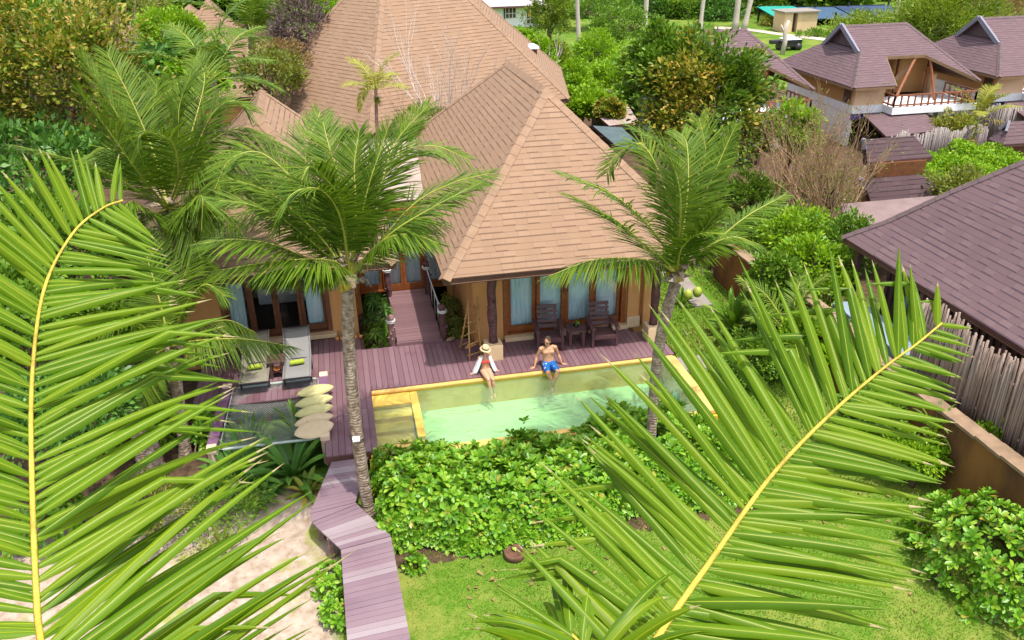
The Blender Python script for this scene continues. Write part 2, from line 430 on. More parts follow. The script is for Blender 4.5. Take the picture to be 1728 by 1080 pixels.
def m_ground():
    t = NT('garden_ground'); p = t.pos(); sp = t.n('SeparateXYZ'); t.l(p, sp.inputs[0]); x, y = sp.outputs[0], sp.outputs[1]
    n1 = t.noise(0.7, 6, p); n2 = t.noise(5, 6, p); n3 = t.noise(40, 3, p)
    grass = t.ramp(n3, [(0.04, 0.09, 0.006), (0.075, 0.155, 0.012), (0.13, 0.21, 0.022)], [0.3, 0.5, 0.72])
    dryf = t.ramp(t.math('ADD', t.math('MULTIPLY', n1, 0.7), t.math('MULTIPLY', n2, 0.3)), [(0, 0, 0), (1, 1, 1)], [0.47, 0.62])
    grass = t.mix(t.math('MULTIPLY', dryf, 0.6), grass, (0.26, 0.25, 0.06))
    sand = t.ramp(n2, [(0.25, 0.18, 0.125), (0.35, 0.275, 0.21), (0.42, 0.35, 0.28)], [0.3, 0.5, 0.7])
    spk = t.math('LESS_THAN', t.noise(14, 3, p), 0.36); sand = t.mix(t.math('MULTIPLY', spk, 0.6), sand, (0.22, 0.15, 0.09))
    sand = t.mix(t.ramp(t.noise(1.1, 5, p), [(0, 0, 0), (1, 1, 1)], [0.56, 0.66]), sand, (0.24, 0.26, 0.05))
    # sand lies left of the walkway and in front of the deck
    mx = t.math('ADD', t.math('ADD', x, 1.0), t.math('MULTIPLY', t.math('SUBTRACT', n1, 0.5), 1.6))
    my = t.math('ADD', t.math('SUBTRACT', y, 13.4), t.math('MULTIPLY', t.math('SUBTRACT', n2, 0.5), 1.2))
    sm = t.math('MULTIPLY', t.ramp(mx, [(1, 1, 1), (0, 0, 0)], [0.0, 0.35]), t.ramp(my, [(1, 1, 1), (0, 0, 0)], [0.0, 0.3]))
    g2 = t.math('ADD', t.math('SUBTRACT', 9.3, y), t.math('MULTIPLY', t.math('SUBTRACT', n1, 0.5), 2.0))
    sm = t.math('MULTIPLY', sm, t.ramp(g2, [(1, 1, 1), (0.35, 0.35, 0.35)], [0.0, 0.6]))
    c = t.mix(sm, grass, sand)
    # bare brown soil under the dense planting
    soil = t.ramp(n2, [(0.05, 0.032, 0.02), (0.12, 0.075, 0.045)], [0.35, 0.65])
    far = t.math('MULTIPLY', t.ramp(t.math('SUBTRACT', y, 18), [(0, 0, 0), (1, 1, 1)], [0.0, 1.0]), t.ramp(t.math('SUBTRACT', 47, y), [(0, 0, 0), (1, 1, 1)], [0.0, 1.0]))
    lf = t.math('MULTIPLY', t.ramp(t.math('MULTIPLY', t.math('ADD', x, 2.6), -1), [(0, 0, 0), (1, 1, 1)], [0.0, 0.8]), t.ramp(t.math('SUBTRACT', y, 13.3), [(0, 0, 0), (1, 1, 1)], [0.0, 0.6]))
    rg = t.math('LESS_THAN', t.math('ABSOLUTE', t.math('SUBTRACT', x, 8.8)), 1.9)
    far = t.math('MULTIPLY', far, t.math('SUBTRACT', 1, t.math('MULTIPLY', rg, t.math('LESS_THAN', y, 24))))
    hb = t.math('MULTIPLY', t.math('LESS_THAN', t.math('ABSOLUTE', t.math('SUBTRACT', x, 3.4)), t.math('ADD', 3.0, n1)), t.math('LESS_THAN', t.math('ABSOLUTE', t.math('SUBTRACT', y, t.math('ADD', 12.0, t.math('MULTIPLY', n2, 0.5)))), 1.35))
    c = t.mix(t.math('MAXIMUM', t.math('MAXIMUM', far, lf), hb, True), c, soil)
    return t.end(t.pbr(c, 0.95, t.bump(t.math('ADD', n3, n2), 0.012, 0.6), 0.1))
M.ground = m_ground()
M.road = m_plain('pale_sandy_road', (0.5, 0.42, 0.33), 0.95, 0.15, 1.5, 0.1, 0.3)
M.hill = m_plain('wooded_hillside_ground', (0.05, 0.1, 0.02), 0.95, 0.4, 0.3, 0.1, 0.8, bscale=1.0)
M.grass = m_leaf('lawn_blades', [(0.0566, 0.129, 0.0063), (0.0943, 0.189, 0.00945), (0.151, 0.249, 0.0189), (0.245, 0.258, 0.0378)], 0.35, 0.5, 0.2)

M.f_near = m_frond('near_frond_leaflets', [(0.0439, 0.116, 0.0018), (0.0731, 0.161, 0.0024), (0.107, 0.202, 0.0048), (0.146, 0.227, 0.0072)], (0.293, 0.343, 0.018), 0.04, tipamt=0.35)
M.f_mid = m_frond('palm_leaflets', [(0.0311, 0.0929, 0.00792), (0.057, 0.136, 0.00952), (0.0986, 0.19, 0.0126), (0.175, 0.25, 0.0238)], (0.196, 0.25, 0.0238), 0.06, (0.373, 0.328, 0.126), 0.1)
M.f_dry = m_frond('dry_palm_leaflets', [(0.3, 0.22, 0.12), (0.42, 0.33, 0.18), (0.3, 0.3, 0.06)], (0.4, 0.3, 0.12), 0.07, (0.5, 0.4, 0.3), 0.6)
M.f_yel = m_frond('yellow_green_palm_leaflets', [(0.13, 0.2, 0.02), (0.24, 0.28, 0.03), (0.36, 0.32, 0.06)], (0.4, 0.35, 0.06), 0.07, (0.5, 0.4, 0.27), 0.6)
M.l_hedge = m_leaf('bright_hedge_leaves', [(0.0743, 0.209, 0.0118), (0.132, 0.306, 0.0158), (0.19, 0.392, 0.0217), (0.314, 0.47, 0.0442), (0.378, 0.335, 0.0475)], 0.3, 0.36, 0.4, pos=[0, .3, .62, .95, .985])
M.l_bright = m_leaf('bright_green_leaves', [(0.107, 0.243, 0.0113), (0.197, 0.358, 0.0136), (0.304, 0.458, 0.0228)], 0.35)
M.l_mid = m_leaf('mid_green_leaves', [(0.065, 0.151, 0.0136), (0.121, 0.24, 0.0205), (0.205, 0.316, 0.0284)], 0.3)
M.l_dark = m_leaf('dark_green_leaves', [(0.0405, 0.117, 0.0208), (0.081, 0.195, 0.031), (0.141, 0.293, 0.043)], 0.25)
M.l_yel = m_leaf('yellowing_leaves', [(0.06, 0.12, 0.012), (0.12, 0.19, 0.016), (0.21, 0.26, 0.024), (0.34, 0.31, 0.04), (0.45, 0.3, 0.09)], 0.3)
M.l_two = m_leaf('green_and_yellowing_leaves', [(0.0805, 0.143, 0.012), (0.172, 0.22, 0.02), (0.31, 0.275, 0.03), (0.483, 0.33, 0.07)], 0.3,
                 patch=(0.35, [(0.04, 0.11, 0.01), (0.09, 0.18, 0.015), (0.16, 0.22, 0.02)]))
M.l_olive = m_leaf('olive_green_leaves', [(0.0945, 0.13, 0.0172), (0.162, 0.195, 0.0253), (0.243, 0.26, 0.0403)], 0.3)
M.l_dry = m_leaf('dry_brown_leaves', [(0.22, 0.13, 0.06), (0.33, 0.21, 0.1), (0.2, 0.2, 0.05)], 0.25, 0.7, 0.1)
M.l_purple = m_leaf('purple_brown_leaves', [(0.06, 0.04, 0.045), (0.13, 0.09, 0.095), (0.22, 0.16, 0.15)], 0.15, 0.7, 0.1)
M.l_bamboo = m_leaf('bamboo_leaves', [(0.081, 0.156, 0.0115), (0.162, 0.247, 0.0172), (0.27, 0.325, 0.0345)], 0.35)

# ------------------------------------------------------------------ ground, hillside, road
def ground():
    n = 90
    xs = np.concatenate([np.linspace(-260, -20, 14), np.linspace(-18, 40, 60), np.linspace(45, 300, 16)])
    ys = np.concatenate([np.linspace(-60, 0, 6), np.linspace(2, 50, 50), np.linspace(55, 330, 24)])
    X, Y = np.meshgrid(xs, ys); Z = np.full_like(X, GZ)
    Z += 0.02 * np.sin(X * 1.7) * np.cos(Y * 1.3) * ((X > -20) & (X < 40))
    # the pool is dug into the ground
    Z = np.where((X > -0.2) & (X < 7.4) & (Y > 13.0) & (Y < 16.2), -1.8, Z)
    V = np.stack([X, Y, Z], -1).reshape(-1, 3); w = len(xs)
    q = [(j * w + i, j * w + i + 1, (j + 1) * w + i + 1, (j + 1) * w + i) for j in range(len(ys) - 1) for i in range(w - 1)]
    tag(link('ground', np_mesh('ground', V, q, [M.ground], smooth=True)), kind='structure')
    # wooded hillside rising beyond the last gardens
    xs = np.linspace(-220, 300, 60); ys = np.linspace(96, 250, 24); X, Y = np.meshgrid(xs, ys)
    Z = GZ - 0.5 + (Y - 96) * 0.28 + 2.0 * np.sin(X * 0.05) * (Y - 96) / 100
    V = np.stack([X, Y, Z], -1).reshape(-1, 3); w = len(xs)
    q = [(j * w + i, j * w + i + 1, (j + 1) * w + i + 1, (j + 1) * w + i) for j in range(len(ys) - 1) for i in range(w - 1)]
    tag(link('hill', np_mesh('hill', V, q, [M.hill], smooth=True)), kind='structure')
    # sandy road across the far field
    c = [G(1205, 47, GZ), G(1260, 50, GZ), G(1330, 60, GZ), G(1410, 69, GZ), G(1480, 76, GZ), G(1600, 85, GZ)]
    mb = MB()
    for a, b in zip(c[:-1], c[1:]):
        up = Vector((0, 0, 0.03)); w2 = Vector((0.35, 1.0, 0)) * 0.85
        mb.face([a - w2 + up, b - w2 + up, b + w2 + up, a + w2 + up])
    tag(mb.build('road', M.road), kind='structure')
ground()

# ------------------------------------------------------------------ deck, ramp, walkway, paths
def deck():
    mb = MB(); w = 0.118; gap = 0.009
    x = -3.72
    while x < 7.14:
        xc = x + w / 2
        y0 = 16.0 if xc < -0.95 else (13.62 if xc < 0.05 else 15.93)
        y1 = 18.62 if xc < -0.06 else (17.86 if xc < 2.66 else 17.5)
        if xc > 6.6: y1 = 17.2
        cuts = [y0] + sorted(random.uniform(y0 + .6, y1 - .4) for _ in range(1 if y1 - y0 > 2.2 and random.random() < .5 else 0)) + [y1]
        for a, b in zip(cuts[:-1], cuts[1:]):
            mb.box((xc, (a + b) / 2, -0.016 + random.uniform(-.002, .002)), (w, b - a - 0.006, 0.03))
        x += w + gap
    o = tag(mb.build('deck', M.deck), kind='structure')
    s = MB()
    for (x0, x1, y0, y1) in ((-3.72, -0.95, 16.02, 18.6), (-0.95, 0.04, 13.64, 18.6), (0.04, 2.66, 15.98, 17.84), (2.66, 6.7, 15.98, 17.48), (6.7, 7.12, 15.98, 17.18)):
        s.box(((x0 + x1) / 2, (y0 + y1) / 2, -0.12), (x1 - x0 - .004, y1 - y0 - .004, 0.16))
    for px, py in ((-3.6, 16.1), (-2.2, 16.1), (-0.85, 13.75), (-0.85, 15.2), (-3.6, 18.3), (-1.2, 16.1)):
        s.box((px, py, -0.42), (0.12, 0.12, 0.42))
    tag(s.build('deck_joists', M.fascia), kind='structure')
    # ramp between the planted beds, boards across
    r = MB(); y = 17.9
    r.box((1.37, 17.845, 0.03), (1.12, 0.05, 0.11))
    while y < 20.8:
        r.box((1.37 + random.uniform(-.01, .01), y + .055, 0.075 + random.uniform(-.002, .002)), (1.08, 0.112, 0.03)); y += 0.12
    tag(r.build('ramp', M.ramp), kind='structure')
    rb = MB(); rb.box((1.37, 19.35, -0.02), (1.0, 2.9, 0.15)); rb.box((1.37, 19.35, -0.4), (0.9, 2.8, 0.5))
    tag(rb.build('ramp_base', M.fascia), kind='structure')
    # stepped walkway down to the lawn
    wk = MB()
    def strip(L0, L1, R0, R1, n, z=-0.12):
        L0, L1, R0, R1 = map(Vector, (L0, L1, R0, R1))
        for i in range(n):
            a, b = i / n + .006 / n * 4, (i + 1) / n - .006 / n * 4
            p = [L0.lerp(L1, a), R0.lerp(R1, a), R0.lerp(R1, b), L0.lerp(L1, b)]
            zz = z + random.uniform(-.003, .003); t = Vector((0, 0, 0.03))
            p = [Vector((q.x, q.y, zz)) for q in p]
            vs = p + [q - t for q in p]
            wk.poly(vs, [(0, 1, 2, 3), (7, 6, 5, 4), (0, 4, 5, 1), (1, 5, 6, 2), (2, 6, 7, 3), (3, 7, 4, 0)])
    strip((-0.83, 13.6, 0), (-1.24, 12.12, 0), (-0.12, 13.6, 0), (-0.43, 12.25, 0), 14)
    strip((-1.24, 12.11, 0), (-1.2, 11.88, 0), (-0.43, 12.24, 0), (-0.4, 12.2, 0), 2)
    strip((-1.2, 11.87, 0), (-0.72, 11.06, 0), (-0.4, 12.19, 0), (0.13, 11.2, 0), 9)
    strip((-0.72, 11.05, 0), (-0.6, 5.0, 0), (0.13, 11.19, 0), (0.4, 4.9, 0), 52)
    tag(wk.build('walkway', M.walk), kind='structure')
    wb = MB()
    for p in ((-1.08, 11.95), (-0.9, 11.45), (-0.7, 13.4), (-0.55, 10.6), (0.03, 10.6), (-0.5, 8.6), (0.1, 8.6), (-0.5, 6.6), (0.15, 6.6)):
        wb.box((p[0], p[1], -0.38), (0.1, 0.1, 0.46))
    wb.bar((-0.52, 11.0, -0.19), (-0.45, 5.0, -0.19), 0.06, 0.08); wb.bar((0.03, 11.0, -0.19), (0.25, 5.0, -0.19), 0.06, 0.08)
    wb.bar((-0.68, 13.55, -0.19), (-1.05, 12.1, -0.19), 0.06, 0.08)
    tag(wb.build('walkway_posts', M.greylog), kind='structure')
    p = MB()
    p.box((7.72, 16.2, GZ + 0.08), (0.92, 0.62, 0.12), bevel=0.02)
    tag(p.build('paving', M.slab), kind='structure')
    p = MB(); q = [G(1150, 440, GZ), G(1180, 452, GZ), G(1232, 500, GZ), G(1200, 497, GZ)]
    q = [(9.0, 25.5), (9.9, 25.5), (9.75, 19.3), (9.2, 19.3)]
    p.poly([(a, b, GZ + .05) for a, b in q] + [(a, b, GZ - .05) for a, b in q], [(3, 2, 1, 0), (0, 1, 5, 4), (1, 2, 6, 5), (2, 3, 7, 6), (3, 0, 4, 7)])
    tag(p.build('path', M.slab), kind='structure')
deck()

# ------------------------------------------------------------------ pool
def pool():
    root = thing('swimming_pool', 'yellow edged swimming pool of pale green water below the deck', 'pool', (3.6, 14.7, 0))
    X0, X1, Y0, Y1, ZF = 0.05, 6.9, 13.5, 15.86, -0.68
    b = MB(); b.face([(X0, Y0, ZF), (X1, Y0, ZF), (X1, Y1, ZF), (X0, Y1, ZF)])
    b.build('floor', M.basin_f, root)
    w = MB()
    w.box(((X0 + X1) / 2, Y1 + .06, -0.62), (X1 - X0 + .3, 0.12, 1.1)); w.box(((X0 + X1) / 2, Y0 - .1, -0.62), (X1 - X0 + .3, 0.2, 1.0))
    w.box((X1 + .14, (Y0 + Y1) / 2, -0.62), (0.24, Y1 - Y0 + .2, 1.0)); w.box((X0 - .06, (Y0 + Y1) / 2, -0.62), (0.1, Y1 - Y0, 1.0))
    w.build('wall', M.basin_w, root)
    c = MB()
    c.box(((X0 + X1) / 2 + .13, Y1 + .035, -0.055), (X1 - X0 + .24, 0.13, 0.05), bevel=0.012)
    c.box((X1 + .135, (Y0 + Y1) / 2 - .03, -0.05), (0.27, Y1 - Y0 + .03, 0.1), bevel=0.015)
    c.box(((X0 + X1) / 2 + .5, Y0 - .1, -0.06), (X1 - X0 - .9, 0.22, 0.1), bevel=0.015)
    c.build('coping', M.coping, root)
    s = MB()
    # entry steps in their own yellow frame
    s.box((0.47, 15.62, -0.16), (0.86, 0.44, 0.1)); s.box((0.99, 14.95, -0.17), (0.16, 1.78, 0.1))
    for k in range(4): s.box((0.47, 15.2 - .34 * k, -0.36 - .1 * k), (0.84, 0.36 - .004 * k, 0.3))
    s.box((0.99, 14.9, -0.6), (0.12, 1.9, 0.78))
    s.build('step', m_plain('yellow_step_plaster', (0.8, 0.52, 0.1), 0.6, 0.12, 4), root)
    f = MB()
    f.box((0.5, 13.68, -0.07), (0.92, 0.12, 0.12), bevel=0.012); f.box((1.02, 13.4, -0.07), (0.13, 0.7, 0.12), bevel=0.012)
    f.build('overflow_rim', M.coping, root)
    f = MB(); f.box((0.5, 13.34, -0.3), (0.9, 0.56, 0.1)); f.box((0.5, 13.59, -0.2), (0.9, 0.05, 0.14)); f.box((0.93, 13.34, -0.2), (0.05, 0.55, 0.14))
    f.build('overflow_basin', M.orange, root)
    wmb = MB(); wmb.face([(X0 + .002, Y0 + .002, -0.13), (X1 - .002, Y0 + .002, -0.13), (X1 - .002, Y1 - .01, -0.13), (X0 + .002, Y1 - .01, -0.13)])
    tag(wmb.build('water', M.water), kind='structure')
    lamp = MB(); lamp.box((6.88, 14.95, -0.55), (0.03, 0.26, 0.26), bevel=0.01)
    lamp.build('pool_lamp', m_plain('turquoise_pool_lamp', (0.3, 0.66, 0.6), 0.4), root)
pool()

# ------------------------------------------------------------------ roofs
def vn(a, b, c): return (Vector(b) - Vector(a)).cross(Vector(c) - Vector(a)).normalized()
def roof_face(mb, pts, m=0):
    pts = [Vector(p) for p in pts]; n = vn(pts[0], pts[1], pts[-1])
    if n.z < 0: pts = pts[::-1]; n = -n
    u = Vector((0, 0, 1)).cross(n)
    u = u.normalized() if u.length > 1e-5 else Vector((1, 0, 0)); v = n.cross(u)
    p0 = min(pts, key=lambda p: p.z)
    mb.face(pts, m, [((p - p0).dot(u) + 50, (p - p0).dot(v) + 1.8) for p in pts])
def cap(mb, a, b, n1, n2, w=0.34, seg=0.3):
    a, b = Vector(a), Vector(b); t = (b - a).normalized(); L = (b - a).length
    def down(n):
        d = n.cross(t).normalized(); return d if d.z < 0 else -d
    d1, d2 = down(n1), down(n2); k = max(1, int(L / seg)); up = (n1 + n2).normalized()
    for i in range(k):
        p, q = a + t * (L * i / k), a + t * (L * (i + 1.12) / k if i < k - 1 else L)
        lo, hi = (0.012, 0.022) if p.z >= q.z else (0.022, 0.012)
        A = [p + d1 * w / 2 + n1 * lo, p + up * (lo + .01), p + d2 * w / 2 + n2 * lo]
        B = [q + d1 * w / 2 + n1 * hi, q + up * (hi + .01), q + d2 * w / 2 + n2 * hi]
        e = [x - y * 0.03 for x, y in zip(A, (n1, up, n2))] + [x - y * 0.03 for x, y in zip(B, (n1, up, n2))]
        mb.poly(A + B + e, [(0, 1, 4, 3), (1, 2, 5, 4), (3, 4, 10, 9), (4, 5, 11, 10), (0, 3, 9, 6), (2, 8, 11, 5), (0, 6, 7, 1), (1, 7, 8, 2)])
def fascia(mb, pts, h=0.16, inset=0.03, closed=True):
    pts = [Vector(p) for p in pts]; c = sum(pts, Vector()) / len(pts); k = len(pts)
    dn = Vector((0, 0, -h)); ins = [p + (c - p).normalized() * inset - Vector((0, 0, .012)) for p in pts]
    inner = [p + (c - p).normalized() * (inset + .06) - Vector((0, 0, .02)) for p in pts]
    for i in range(k if closed else k - 1):
        j = (i + 1) % k
        mb.poly([ins[i], ins[j], ins[j] + dn, ins[i] + dn, inner[i] + dn, inner[j] + dn], [(0, 3, 2, 1), (3, 4, 5, 2)])
        t = Vector((0, 0, -.03))
        mb.poly([pts[i], pts[j], pts[j] + t, pts[i] + t], [(0, 3, 2, 1)])
def hip_roof(parent, FL, FR, BR, BL, RF, RB, top, capm, fas=None, soff=None, name='roof'):
    FL, FR, BR, BL, RF, RB = map(Vector, (FL, FR, BR, BL, RF, RB))
    mb = MB(); single = (RF - RB).length < 1e-3
    roof_face(mb, [FL, FR, RF]); roof_face(mb, [FR, BR, RB, RF] if not single else [FR, BR, RF])
    roof_face(mb, [BR, BL, RB]); roof_face(mb, [BL, FL, RF, RB] if not single else [BL, FL, RF])
    r = mb.build(name, top, parent)
    nF, nR, nB, nL = vn(FL, FR, RF), vn(FR, BR, RB), vn(BR, BL, RB), vn(BL, FL, RF)
    c = MB()
    for a, b, n1, n2 in ((RF, FL, nF, nL), (RF, FR, nF, nR), (RB, BR, nB, nR), (RB, BL, nB, nL)): cap(c, a, b, n1, n2)
    if not single: cap(c, RF, RB, nL, nR)
    c.build('ridge_cap', capm, r)
    f = MB(); fascia(f, [FL, FR, BR, BL]); f.build('fascia', fas or M.fascia, r)
    s = MB(); z = Vector((0, 0, -.14)); s.face([BL + z, BR + z, FR + z, FL + z]); s.build('soffit', soff or M.soffit, r)
    return r

# ------------------------------------------------------------------ doors and curtains
def curtain(parent, x0, x1, y, z0, z1, mat, amp=0.035, per=0.11):
    mb = MB(); n = max(8, int((x1 - x0) / 0.02)); k = 5
    ph = random.uniform(0, 6)
    def p(i, j):
        x = x0 + (x1 - x0) * i / n; v = j / k
        a = amp * (0.6 + 0.4 * math.sin(x * 5 + ph))
        return (x + 0.02 * math.sin(v * 3 + x * 7), y + a * math.sin(2 * math.pi * x / per + ph + .4 * math.sin(x * 9)) * (1 - .15 * v), z0 + (z1 - z0) * v)
    vs = [p(i, j) for j in range(k + 1) for i in range(n + 1)]
    mb.poly(vs, [(j * (n + 1) + i, j * (n + 1) + i + 1, (j + 1) * (n + 1) + i + 1, (j + 1) * (n + 1) + i) for j in range(k) for i in range(n)], sm=True)
    return mb.build('curtain', mat, parent)
def glass_door(parent, x0, x1, y, z0, z1, mat, sw=0.085, handle=0):
    f = MB(); h = z1 - z0
    f.box((x0 + sw / 2, y, (z0 + z1) / 2), (sw, 0.05, h), bevel=.008); f.box((x1 - sw / 2, y, (z0 + z1) / 2), (sw, 0.05, h), bevel=.008)
    f.box(((x0 + x1) / 2, y, z0 + .075), (x1 - x0 - 2 * sw, 0.046, 0.15)); f.box(((x0 + x1) / 2, y, z1 - .05), (x1 - x0 - 2 * sw, 0.046, 0.1))
    d = f.build('door', mat, parent)
    g = MB(); g.box(((x0 + x1) / 2, y, (z0 + z1) / 2 + .02), (x1 - x0 - 2 * sw, 0.008, h - .26)); g.build('pane', M.glass, d)
    if handle:
        hd = MB(); xx = x1 - sw / 2 if handle > 0 else x0 + sw / 2
        hd.tube([(xx, y - .04, z0 + .95), (xx, y - .06, z0 + 1.0), (xx, y - .06, z0 + 1.12), (xx, y - .04, z0 + 1.17)], 0.01, 6); hd.build('handle', M.darkmetal, d)
    return d
def box_obj(name, parent, mat, *boxes, bevel=0.0):
    if name in ('pilaster', 'window', 'doorway', 'wall') and len(boxes) > 1:
        return [box_obj(name, parent, mat, b, bevel=bevel) for b in boxes][0]
    mb = MB()
    for x0, x1, y0, y1, z0, z1 in boxes: mb.box(((x0 + x1) / 2, (y0 + y1) / 2, (z0 + z1) / 2), (x1 - x0, y1 - y0, z1 - z0), bevel=bevel)
    return mb.build(name, mat, parent)
def log(parent, name, x, y, z0, z1, r, mat):
    mb = MB(); n = 10; path = []; rad = []
    for i in range(n + 1):
        t = i / n; path.append((x + random.uniform(-.012, .012), y + random.uniform(-.012, .012), z0 + (z1 - z0) * t)); rad.append(r * random.uniform(.9, 1.1))
    mb.tube(path, rad, 10, jitter=.05)
    for k in range(5):
        z = random.uniform(z0 + .3, z1 - .3); a = random.uniform(3.5, 6); d = Vector((math.cos(a), math.sin(a), .3))
        mb.tube([Vector((x, y, z)) + d * r * .6, Vector((x, y, z)) + d * (r + .05)], [r * .4, r * .22], 6)
    return mb.build(name, mat, parent)

def right_pavilion():
    r = thing('pavilion', 'tan shingled pavilion behind the pool with four curtained glass doors', 'house', (5, 19, 0))
    hip_roof(r, (1.83, 16.1, 2.42), (8.15, 16.1, 2.42), (8.15, 27.6, 2.42), (1.83, 27.6, 2.42), (4.99, 19.75, 5.58), (4.99, 24.2, 5.5), M.tan, M.tan_cap)
    Y = 17.62
    box_obj('wall', r, M.tanwall, (2.68, 3.42, Y, Y + .2, GZ, 2.3), (6.52, 7.25, Y, Y + .2, GZ, 2.3), (3.42, 6.52, Y, Y + .2, 2.2, 2.3),
            (2.68, 2.88, Y + .2, 26.4, GZ, 2.3), (7.05, 7.25, Y + .2, 26.4, GZ, 2.3), (2.88, 7.05, 26.2, 26.4, GZ, 2.3))
    box_obj('pilaster', r, M.tanwall, (6.56, 6.86, Y - .1, Y - .003, 0, 2.3), (6.95, 7.22, Y - .16, Y - .003, 0, 2.3), (2.7, 3.4, Y - .05, Y - .003, 0, 2.3))
    box_obj('sill', r, M.cream, (3.42, 6.56, Y - .2, Y + .18, -0.01, 0.1), bevel=.012)
    box_obj('pilaster_base', r, M.cream, (6.54, 6.88, Y - .16, Y - .103, 0.0, 0.3), bevel=.012)
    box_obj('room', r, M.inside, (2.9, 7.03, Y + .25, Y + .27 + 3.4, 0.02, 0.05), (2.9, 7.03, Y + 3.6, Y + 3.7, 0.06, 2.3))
    x0, x1 = 3.48, 6.46
    box_obj('door_frame', r, M.door, (x0 - .06, x0 + .05, Y - .04, Y + .14, .1, 2.2), (x1 - .05, x1 + .06, Y - .04, Y + .14, .1, 2.2), (x0 + .05, x1 - .05, Y - .04, Y + .14, 2.08, 2.2), (x0 + .05, x1 - .05, Y - .04, Y + .14, .1, .135))
    w = (x1 - x0 - .1) / 4
    for k in range(4):
        a = x0 + .05 + k * w; glass_door(r, a, a + w - .004, Y + (.03 if k in (1, 2) else .085), .14, 2.08, M.door, .09, handle=(1 if k == 1 else -1 if k == 2 else 0))
        curtain(r, a + .05, a + w - .06, Y + .2, .16, 2.1, M.curtain)
    for x in (3.0, 6.97):
        p = log(r, 'post', x, 16.78, 0.38, 2.35, 0.105, M.log)
        box_obj('plinth', p, M.cream, (x - .2, x + .2, 16.58, 16.98, -.02, .4), bevel=.02)
    return r
right_pavilion()

def left_pavilion():
    r = thing('pavilion', 'tan shingled pavilion half hidden by palms beside the sun loungers', 'house', (-1.8, 20, 0))
    hip_roof(r, (-4.7, 17.3, 2.42), (0.95, 17.3, 2.42), (0.95, 25.2, 2.42), (-4.7, 25.2, 2.42), (-1.86, 20.0, 5.35), (-1.86, 22.4, 5.4), M.tan, M.tan_cap)
    Y = 18.9
    box_obj('wall', r, M.tanwall, (-4.3, -3.22, Y, Y + .2, GZ, 2.3), (-0.7, -0.05, Y, Y + .2, GZ, 2.3), (-3.22, -0.7, Y, Y + .2, 2.25, 2.32),
            (-4.3, -4.1, Y + .2, 24.2, GZ, 2.3), (-0.25, -0.05, Y + .2, 24.2, GZ, 2.3), (-4.1, -.25, 24.0, 24.2, GZ, 2.3))
    box_obj('sill', r, M.cream, (-3.2, -0.6, Y - .22, Y + .18, -0.01, 0.1), bevel=.012)
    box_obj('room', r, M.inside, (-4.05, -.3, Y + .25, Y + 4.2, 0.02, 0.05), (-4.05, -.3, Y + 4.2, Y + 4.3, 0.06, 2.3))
    box_obj('bed', r, M.white, (-2.6, -1.2, Y + 2.0, Y + 3.9, .06, .5), bevel=.05)
    x0, x1 = -3.18, -0.74
    box_obj('door_frame', r, M.darkdoor, (x0 - .06, x0 + .05, Y - .04, Y + .14, .1, 2.25), (x1 - .05, x1 + .06, Y - .04, Y + .14, .1, 2.25), (x0 + .05, x1 - .05, Y - .04, Y + .14, 2.12, 2.25), (x0 + .05, x1 - .05, Y - .04, Y + .14, .1, .135))
    w = (x1 - x0 - .1) / 4
    for k in range(4):
        a = x0 + .05 + k * w; glass_door(r, a, a + w - .004, Y + (.03 if k in (1, 2) else .085), .14, 2.12, M.darkdoor, .075, handle=(1 if k == 1 else -1 if k == 2 else 0))
    curtain(r, x0 + .1, x0 + .46, Y + .2, .16, 2.15, M.curtain); curtain(r, x1 - .5, x1 - .1, Y + .2, .16, 2.15, M.curtain)
left_pavilion()

def link_house():
    """the low part between the two pavilions, with the pair of curtained doors at the top of the ramp"""
    r = thing('link_building', 'low pale roofed link with white curtained doors at the head of the ramp', 'house', (1.3, 21.5, 0))
    Y = 21.0
    mb = MB(); roof_face(mb, [(-0.1, 21.1, 2.6), (2.7, 21.1, 2.6), (2.7, 26.5, 2.95), (-0.1, 26.5, 2.95)]); ro = mb.build('roof', M.paleroof, r)
    f = MB(); fascia(f, [(-0.1, 21.1, 2.6), (2.7, 21.1, 2.6), (2.7, 26.5, 2.95), (-0.1, 26.5, 2.95)]); f.build('fascia', M.fascia, ro)
    box_obj('wall', r, M.tanwall, (-.04, .1, Y + .1, Y + .3, GZ, 2.5), (2.5, 2.66, Y + .1, Y + .3, GZ, 2.5), (-.04, 2.66, 25.8, 26, GZ, 2.5))
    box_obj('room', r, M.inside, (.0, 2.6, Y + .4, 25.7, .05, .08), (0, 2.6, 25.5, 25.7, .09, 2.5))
    box_obj('door_frame', r, M.door, (.1, .18, Y, Y + .14, .05, 2.4), (2.42, 2.5, Y, Y + .14, .05, 2.4), (.18, 2.42, Y, Y + .14, 2.28, 2.4), (.18, 2.42, Y, Y + .14, .05, .1))
    for k in range(4):
        a = .18 + k * .56; glass_door(r, a, a + .556, Y + (.03 if k in (1, 2) else .085), .1, 2.28, M.door, .075, handle=(1 if k == 1 else -1 if k == 2 else 0))
        curtain(r, a + .04, a + .52, Y + .2, .12, 2.3, M.curtainw, amp=.03)
link_house()

